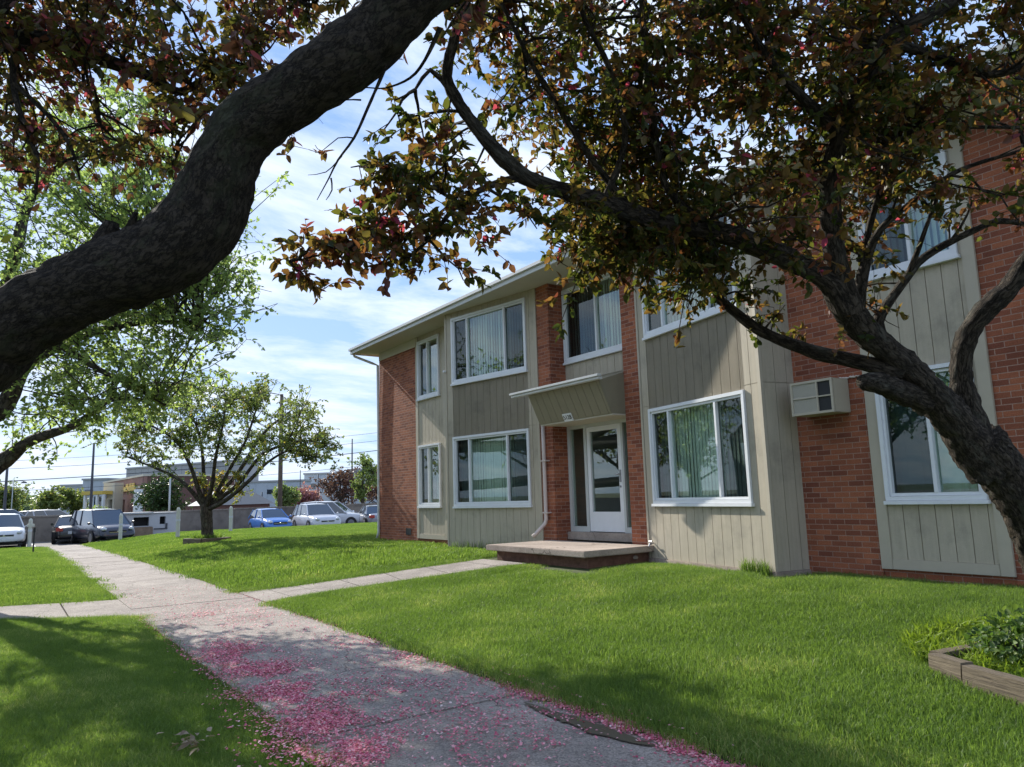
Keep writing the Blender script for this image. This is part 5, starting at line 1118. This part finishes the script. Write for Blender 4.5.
        for fx in (-.10, .13):
            mb = MB(); mb.tube([(fx*L, s*(hw+.004), .82), (fx*L+.16, s*(hw+.012), .82)], [.014, .014], 5)
            mb.build('door_handle', M['chrome'], root)
    mb = MB(); mb.box(xf-.04, xf+.015, -.42, .42, .50, .68); gr = mb.build('grille', M['black'], root, bevel=.02)
    mb = MB(); mb.box(xf+.016, xf+.024, -.40, .40, .585, .605); mb.tube([(xf+.015, 0, .63), (xf+.035, 0, .63)], [.05, .045], 10); mb.build('trim', M['chrome'], gr)
    mb = MB(); mb.box(xf-.06, xf+.012, -.55, .55, .30, .42); mb.build('air_intake', M['black'], root)
    mb = MB(); mb.box(-.5*L-.015, -.5*L+.02, -.17, .17, .52, .66); mb.build('number_plate', M['plate'], root)
    mb = MB(); mb.box(-.47*L, .47*L, -hw*.8, hw*.8, .17, .26); mb.build('underbody', M['black'], root)
    return root
ZP = -.722
def car_y(px, x): return onx(px, 520, x)[1]
white = paint('white car paint', (.62, .63, .65), 0); 
make_car((-27.0, car_y(3, -25)+0, ZP), math.radians(2), None, 'white crossover parked nose out at the far left edge', 'suv', 4.8, 1.95, 1.66, white)
make_car((-25.7, car_y(106.5, -23.4), ZP), math.radians(12), (.012, .014, .03), 'dark blue minivan with silver grille parked by the end of the pavement', 'van', 5.1, 1.98, 1.76)
make_car((-29.2, car_y(68, -28)+.3, ZP), math.radians(180-4), (.012, .014, .016), 'black sedan seen from behind with red tail lights, beside the minivan', 'sedan', 4.8, 1.84, 1.46)
make_car((-28.0, car_y(279, -26.2), ZP), math.radians(0), (.03, .16, .50), 'bright blue hatchback parked nose out behind the lawn', 'hatch', 4.3, 1.78, 1.46)
make_car((-26.6, car_y(324, -25.2), ZP), math.radians(-2), (.52, .53, .57), 'silver crossover parked beside the bright blue hatchback', 'suv', 4.7, 1.93, 1.68)
make_car((-30.4, car_y(333, -30.4), ZP), math.radians(52), None, 'white pickup sized vehicle half hidden behind the silver crossover', 'suv', 5.0, 1.98, 1.80, white)
make_car((-27.9, car_y(373, -28), ZP), math.radians(168), (.22, .23, .26), 'grey sedan with red tail lights at the corner of the brick house', 'sedan', 4.7, 1.84, 1.45)
for i, (px, D, c, k, lb) in enumerate([(57, 62, (.45, .45, .47), 'suv', 'pale car whose roof shows above the retaining wall, below the right round tree'), (5, 60, (.3, .35, .42), 'van', 'blue grey van roof above the wall at the far left edge'), (41, 80, (.05, .05, .06), 'suv', 'dark car whose roof shows above the retaining wall, below the left round tree')]):
    x, y = px_place(px, D); make_car((x, y, -.51), math.radians(90+5*i), c, lb, k, 4.8, 1.9, [1.60, 1.75, 1.55][i], group='cars beyond the wall')
make_car((1.8, -15.2, -.4), math.radians(95), (.5, .5, .52), 'silver sedan outside the left edge mirrored in the glass door', 'sedan', 4.7, 1.84, 1.46, group='cars mirrored in the door')

# ------------------------------------------------------------------ poles, lines, far buildings
def pole(px, D, top, r, mat, name, label, cat='pole', arm=None, zb=ZF):
    P = at(px, 500, D); zt_ = ztop(px, top, D); root = empty(name, (P[0], P[1], zb), label, cat)
    mb = MB(); mb.tube([(0, 0, -.2), (0, 0, (zt_-zb)*.5), (0, 0, zt_-zb)], [r, r*.9, r*.7], 10); mb.build('pole', M[mat], root, smooth=True)
    h = zt_-zb
    if arm == 'cross':
        g = MB(); g.box(-.06, .06, -1.1, 1.1, h-.9, h-.78); g.build('crossarm', M[mat], root)
        for yy in (-1, -.5, .5, 1): g = MB(); g.tube([(0, yy, h-.78), (0, yy, h-.6)], [.04, .03], 6); g.build('insulator', M['plate'], root)
    if arm == 'lamp':
        g = MB(); g.tube([(0, 0, h), (0, .5, h+.15), (0, 1.1, h+.1)], [.05, .04, .03], 6); g.build('arm', M[mat], root)
        g = MB(); g.tube([(0, 1.1, h+.1), (0, 1.1, h+.0), (0, 1.1, h-.15)], [.06, .25, .35], 8); g.build('lamp_head', M['dpole'], root)
    return root, (P[0], P[1], zt_)
r0, p0 = pole(280, 70, 392, .23, 'pole', 'utility_pole', 'thick brown wooden utility pole behind the lawn tree', 'utility pole')
r1_, p1 = pole(91, 60, 443, .11, 'dpole', 'utility_pole', 'dark slender pole rising behind the minivan', 'utility pole')
r2_, p2 = pole(5, 60, 456, .12, 'dpole', 'utility_pole', 'dark pole at the far left edge behind the white crossover', 'utility pole')
pole(12, 90, 482, .06, 'lpole', 'street_lamp', 'faint lamp post with a bell shaped head at the far left', 'street lamp', 'lamp')
pole(169.5, 50, 478, .07, 'lpole', 'flag_pole', 'thin pale pole in front of the dark evergreen tree')
pole(235, 85, 478, .16, 'dpole', 'utility_pole', 'dark pole just right of the lawn tree trunk', 'utility pole')
pole(262, 95, 492, .10, 'dpole', 'light_pole', 'thin dark pole left of the thick brown utility pole')
pole(352, 95, 438, .12, 'dpole', 'light_pole', 'tall thin dark pole rising behind the purple leaved trees')
pole(318, 100, 474, .10, 'dpole', 'light_pole', 'thin dark pole in front of the far grey hall, right of the pink tree')
pole(300, 105, 470, .08, 'dpole', 'light_pole', 'thin dark pole rising through the pink blossoming tree')
def wire(a, b, r, sag, label):
    a = Vector(a); b = Vector(b); mb = MB(); pts = [a.lerp(b, t)-Vector((0, 0, sag*4*t*(1-t))) for t in np.linspace(0, 1, 26)]; mb.tube(pts, [r]*26, 5)
    o = mb.build('power_line', M['dpole']); tag(o, label, 'power line', 'power lines')
for i, (ya, yb, r, nm) in enumerate([(478, 437, .035, 'thickest black cable sagging over the shop roofs'), (464, 428, .018, 'middle thin cable above the thick one'), (456, 420, .015, 'uppermost thin cable across the far sky'), (485, 452, .018, 'lowest thin cable just under the thick one')]):
    wire(at(-260, ya+12, 62), at(480, yb, 80), r, 1.1, nm)
# shop
ZS0 = -.55
root = empty('shop_building', (*px_place(143, 95), ZS0), 'pinkish brick shop with yellow signboards and white pillars beyond the wall', 'shop')
cA = Vector((*px_place(143, 95), 0)); cL = Vector((*px_place(103, 118), 0)); cR = Vector((*px_place(236, 104), 0))
d1 = (cA-cL).normalized(); n1_ = Vector((d1.y, -d1.x, 0)); d2 = (cR-cA).normalized(); n2_ = Vector((d2.y, -d2.x, 0)); L1 = (cA-cL).length; L2 = (cR-cA).length
FS1 = Fr(cL, d1, n1_); FS2 = Fr(cA, d2, n2_); hS = ztop(143, 476, 95)
holes = [(L1*.30, L1*.36, ZS0, 2.0), (L1*.55, L1*.60, ZS0, 2.2), (L1*.74, L1*.78, ZS0, 2.2), (L1*.86, L1*.92, ZS0, 2.0)]
mb = MB(); FS1.wall(mb, 0, L1, ZS0, hS, -.4, 0, holes); local(mb.build('wall', M['storebrick'], root), root)
mb = MB(); FS2.wall(mb, 0.01, L2, ZS0, hS, -.4, 0); local(mb.build('side_wall', M['storedark'], root), root)
mb = MB(); FS1.box(mb, .3, L1-.3, ZS0, hS-.2, -3, -.5); local(mb.build('interior', M['dark'], root), root)
mb = MB(); FS1.box(mb, -.2, L1+.1, hS, hS+.25, -.5, .12); FS2.box(mb, 0.12, L2, hS, hS+.25, -.5, .12); local(mb.build('coping', M['soffit'], root), root)
mb = MB(); FS1.box(mb, L1*.35, L1*.95, ztop(140, 488, 96), ztop(140, 486, 96), .0, .25); local(mb.build('ledge', M['soffit'], root), root)
mb = MB(); zz = ztop(137, 489, 97); FS1.box(mb, L1*.52, L1*.88, zz-.15, zz+.45, .26, .4); local(mb.build('signboard', M['yellow'], root), root)
for q in (.55, .66, .74, .8): mb = MB(); FS1.box(mb, L1*q, L1*(q+.05), zz+.46, zz+.85, .2, .3); local(mb.build('sign_letter', M['yellow'], root), root)
for q, w_, mt_, zt_ in ((.985, 1.3, 'white', ztop(145, 489, 94)), (.42, .9, 'soffit', ztop(120, 495, 100)), (.20, .6, 'white', ztop(113, 493, 105))):
    mb = MB(); FS1.box(mb, L1*q-w_/2, L1*q+w_/2, ZS0, zt_, .02, .9); local(mb.build('pillar', M[mt_], root, bevel=.03), root)
# entrance block with yellow canopy at its left
root = empty('corner_shop', (*px_place(108, 100), ZS0), 'beige corner shop block with a yellow canopy left of the pinkish brick shop', 'shop')
P0 = Vector((*px_place(94, 100), 0)); P1 = Vector((*px_place(114, 99), 0)); d = (P1-P0).normalized(); n_ = Vector((d.y, -d.x, 0)); FC = Fr(P0, d, n_); Lc = (P1-P0).length
mb = MB(); FC.wall(mb, Lc*.45, Lc, ZS0, ztop(110, 483, 100), -1.5, 0, [(Lc*.72, Lc*.92, ZS0, 2.2)]); local(mb.build('wall', M['soffit'], root), root)
mb = MB(); FC.box(mb, Lc*.72, Lc*.92, ZS0, 2.2, -.8, -.7); FC.box(mb, Lc*.52, Lc*.64, 2.4, 3.4, .01, .06); local(mb.build('window', M['carglass'], root), root)
mb = MB(); zc = ztop(100, 494, 100); FC.box(mb, -.3, Lc*.95, zc-.1, zc+.35, .1, 1.8); local(mb.build('canopy', M['yellow'], root), root)
for q in (.0, .3, .6, .9): mb = MB(); FC.box(mb, Lc*q, Lc*q+.3, ZS0, zc-.12, 1.4, 1.7); local(mb.build('column', M['white'], root), root)
mb = MB(); FC.box(mb, -.2, Lc*.44, ZS0, zc-.3, -3, -.2); local(mb.build('shop_front', M['carglass'], root), root)
def hall(name, pxa, pxb, Da, Db, top, label, mat='greybld', bands=True):
    P0 = Vector((*px_place(pxa, Da), 0)); P1 = Vector((*px_place(pxb, Db), 0)); d = (P1-P0).normalized(); n_ = Vector((d.y, -d.x, 0)); F = Fr(P0, d, n_); L = (P1-P0).length
    h = ztop((pxa+pxb)/2, top, (Da+Db)/2); root = empty(name, (P0.x, P0.y, ZS0), label, 'building')
    mb = MB(); F.box(mb, 0, L, ZS0, h, -5, 0)
    s = 1.0
    while s < L-1: F.box(mb, s, s+.12, ZS0, h-.3, .0, .06); s += 2.4
    local(mb.build('wall', M[mat], root), root)
    mb = MB(); F.box(mb, -.2, L+.2, h, h+.35, -5.2, .2); local(mb.build('roof', M['greybld2'], root), root)
    s = L*.1
    while s < L*.9: mb = MB(); F.box(mb, s, s+1.6, h*.55, h*.72, .065, .09); s += 4.5; local(mb.build('window', M['carglass'], root), root)
    return root
hall('grey_hall', 60, 82, 150, 150, 486, 'pale blue grey hall between the round tree and the slender dark pole')
hall('grey_hall', 82, 106, 142, 142, 480, 'taller pale blue grey hall just right of the slender dark pole')
hall('grey_warehouse', 125, 238, 170, 150, 465, 'long grey warehouse rising behind the pinkish brick shop', 'greybld2')
hall('grey_hall', 238, 304, 150, 150, 482, 'long low blue grey hall behind the brown utility pole')
hall('grey_hall', 304, 344, 160, 160, 474, 'taller blue grey hall behind the pink blossoming tree')
hall('grey_hall', 350, 400, 140, 140, 470, 'grey hall behind the purple leaved trees next to the brick house')
# gabled house roof behind the lawn tree
P = Vector((*px_place(240, 70), 0)); root = empty('small_house', (P.x, P.y, ZS0), 'small dark house with a pale gable roof just right of the lawn tree trunk', 'house')
mb = MB(); mb.box(-4, 2, -3.4, 2.2, 0, 1.7); mb.build('wall', M['storedark'], root)
mb = MB(); mb.face([(2.3, -3.8, 1.6), (2.3, 2.6, 1.6), (2.3, -.6, 3.4)]); mb.face([(2.3, -3.8, 1.6), (2.3, -.6, 3.4), (-4.3, -.6, 3.4), (-4.3, -3.8, 1.6)]); mb.face([(2.3, 2.6, 1.6), (-4.3, 2.6, 1.6), (-4.3, -.6, 3.4), (2.3, -.6, 3.4)]); mb.face([(-4.3, -3.8, 1.6), (-4.3, -.6, 3.4), (-4.3, 2.6, 1.6)]); mb.build('roof', M['greybld2'], root)
print('objects', len(SC.objects))
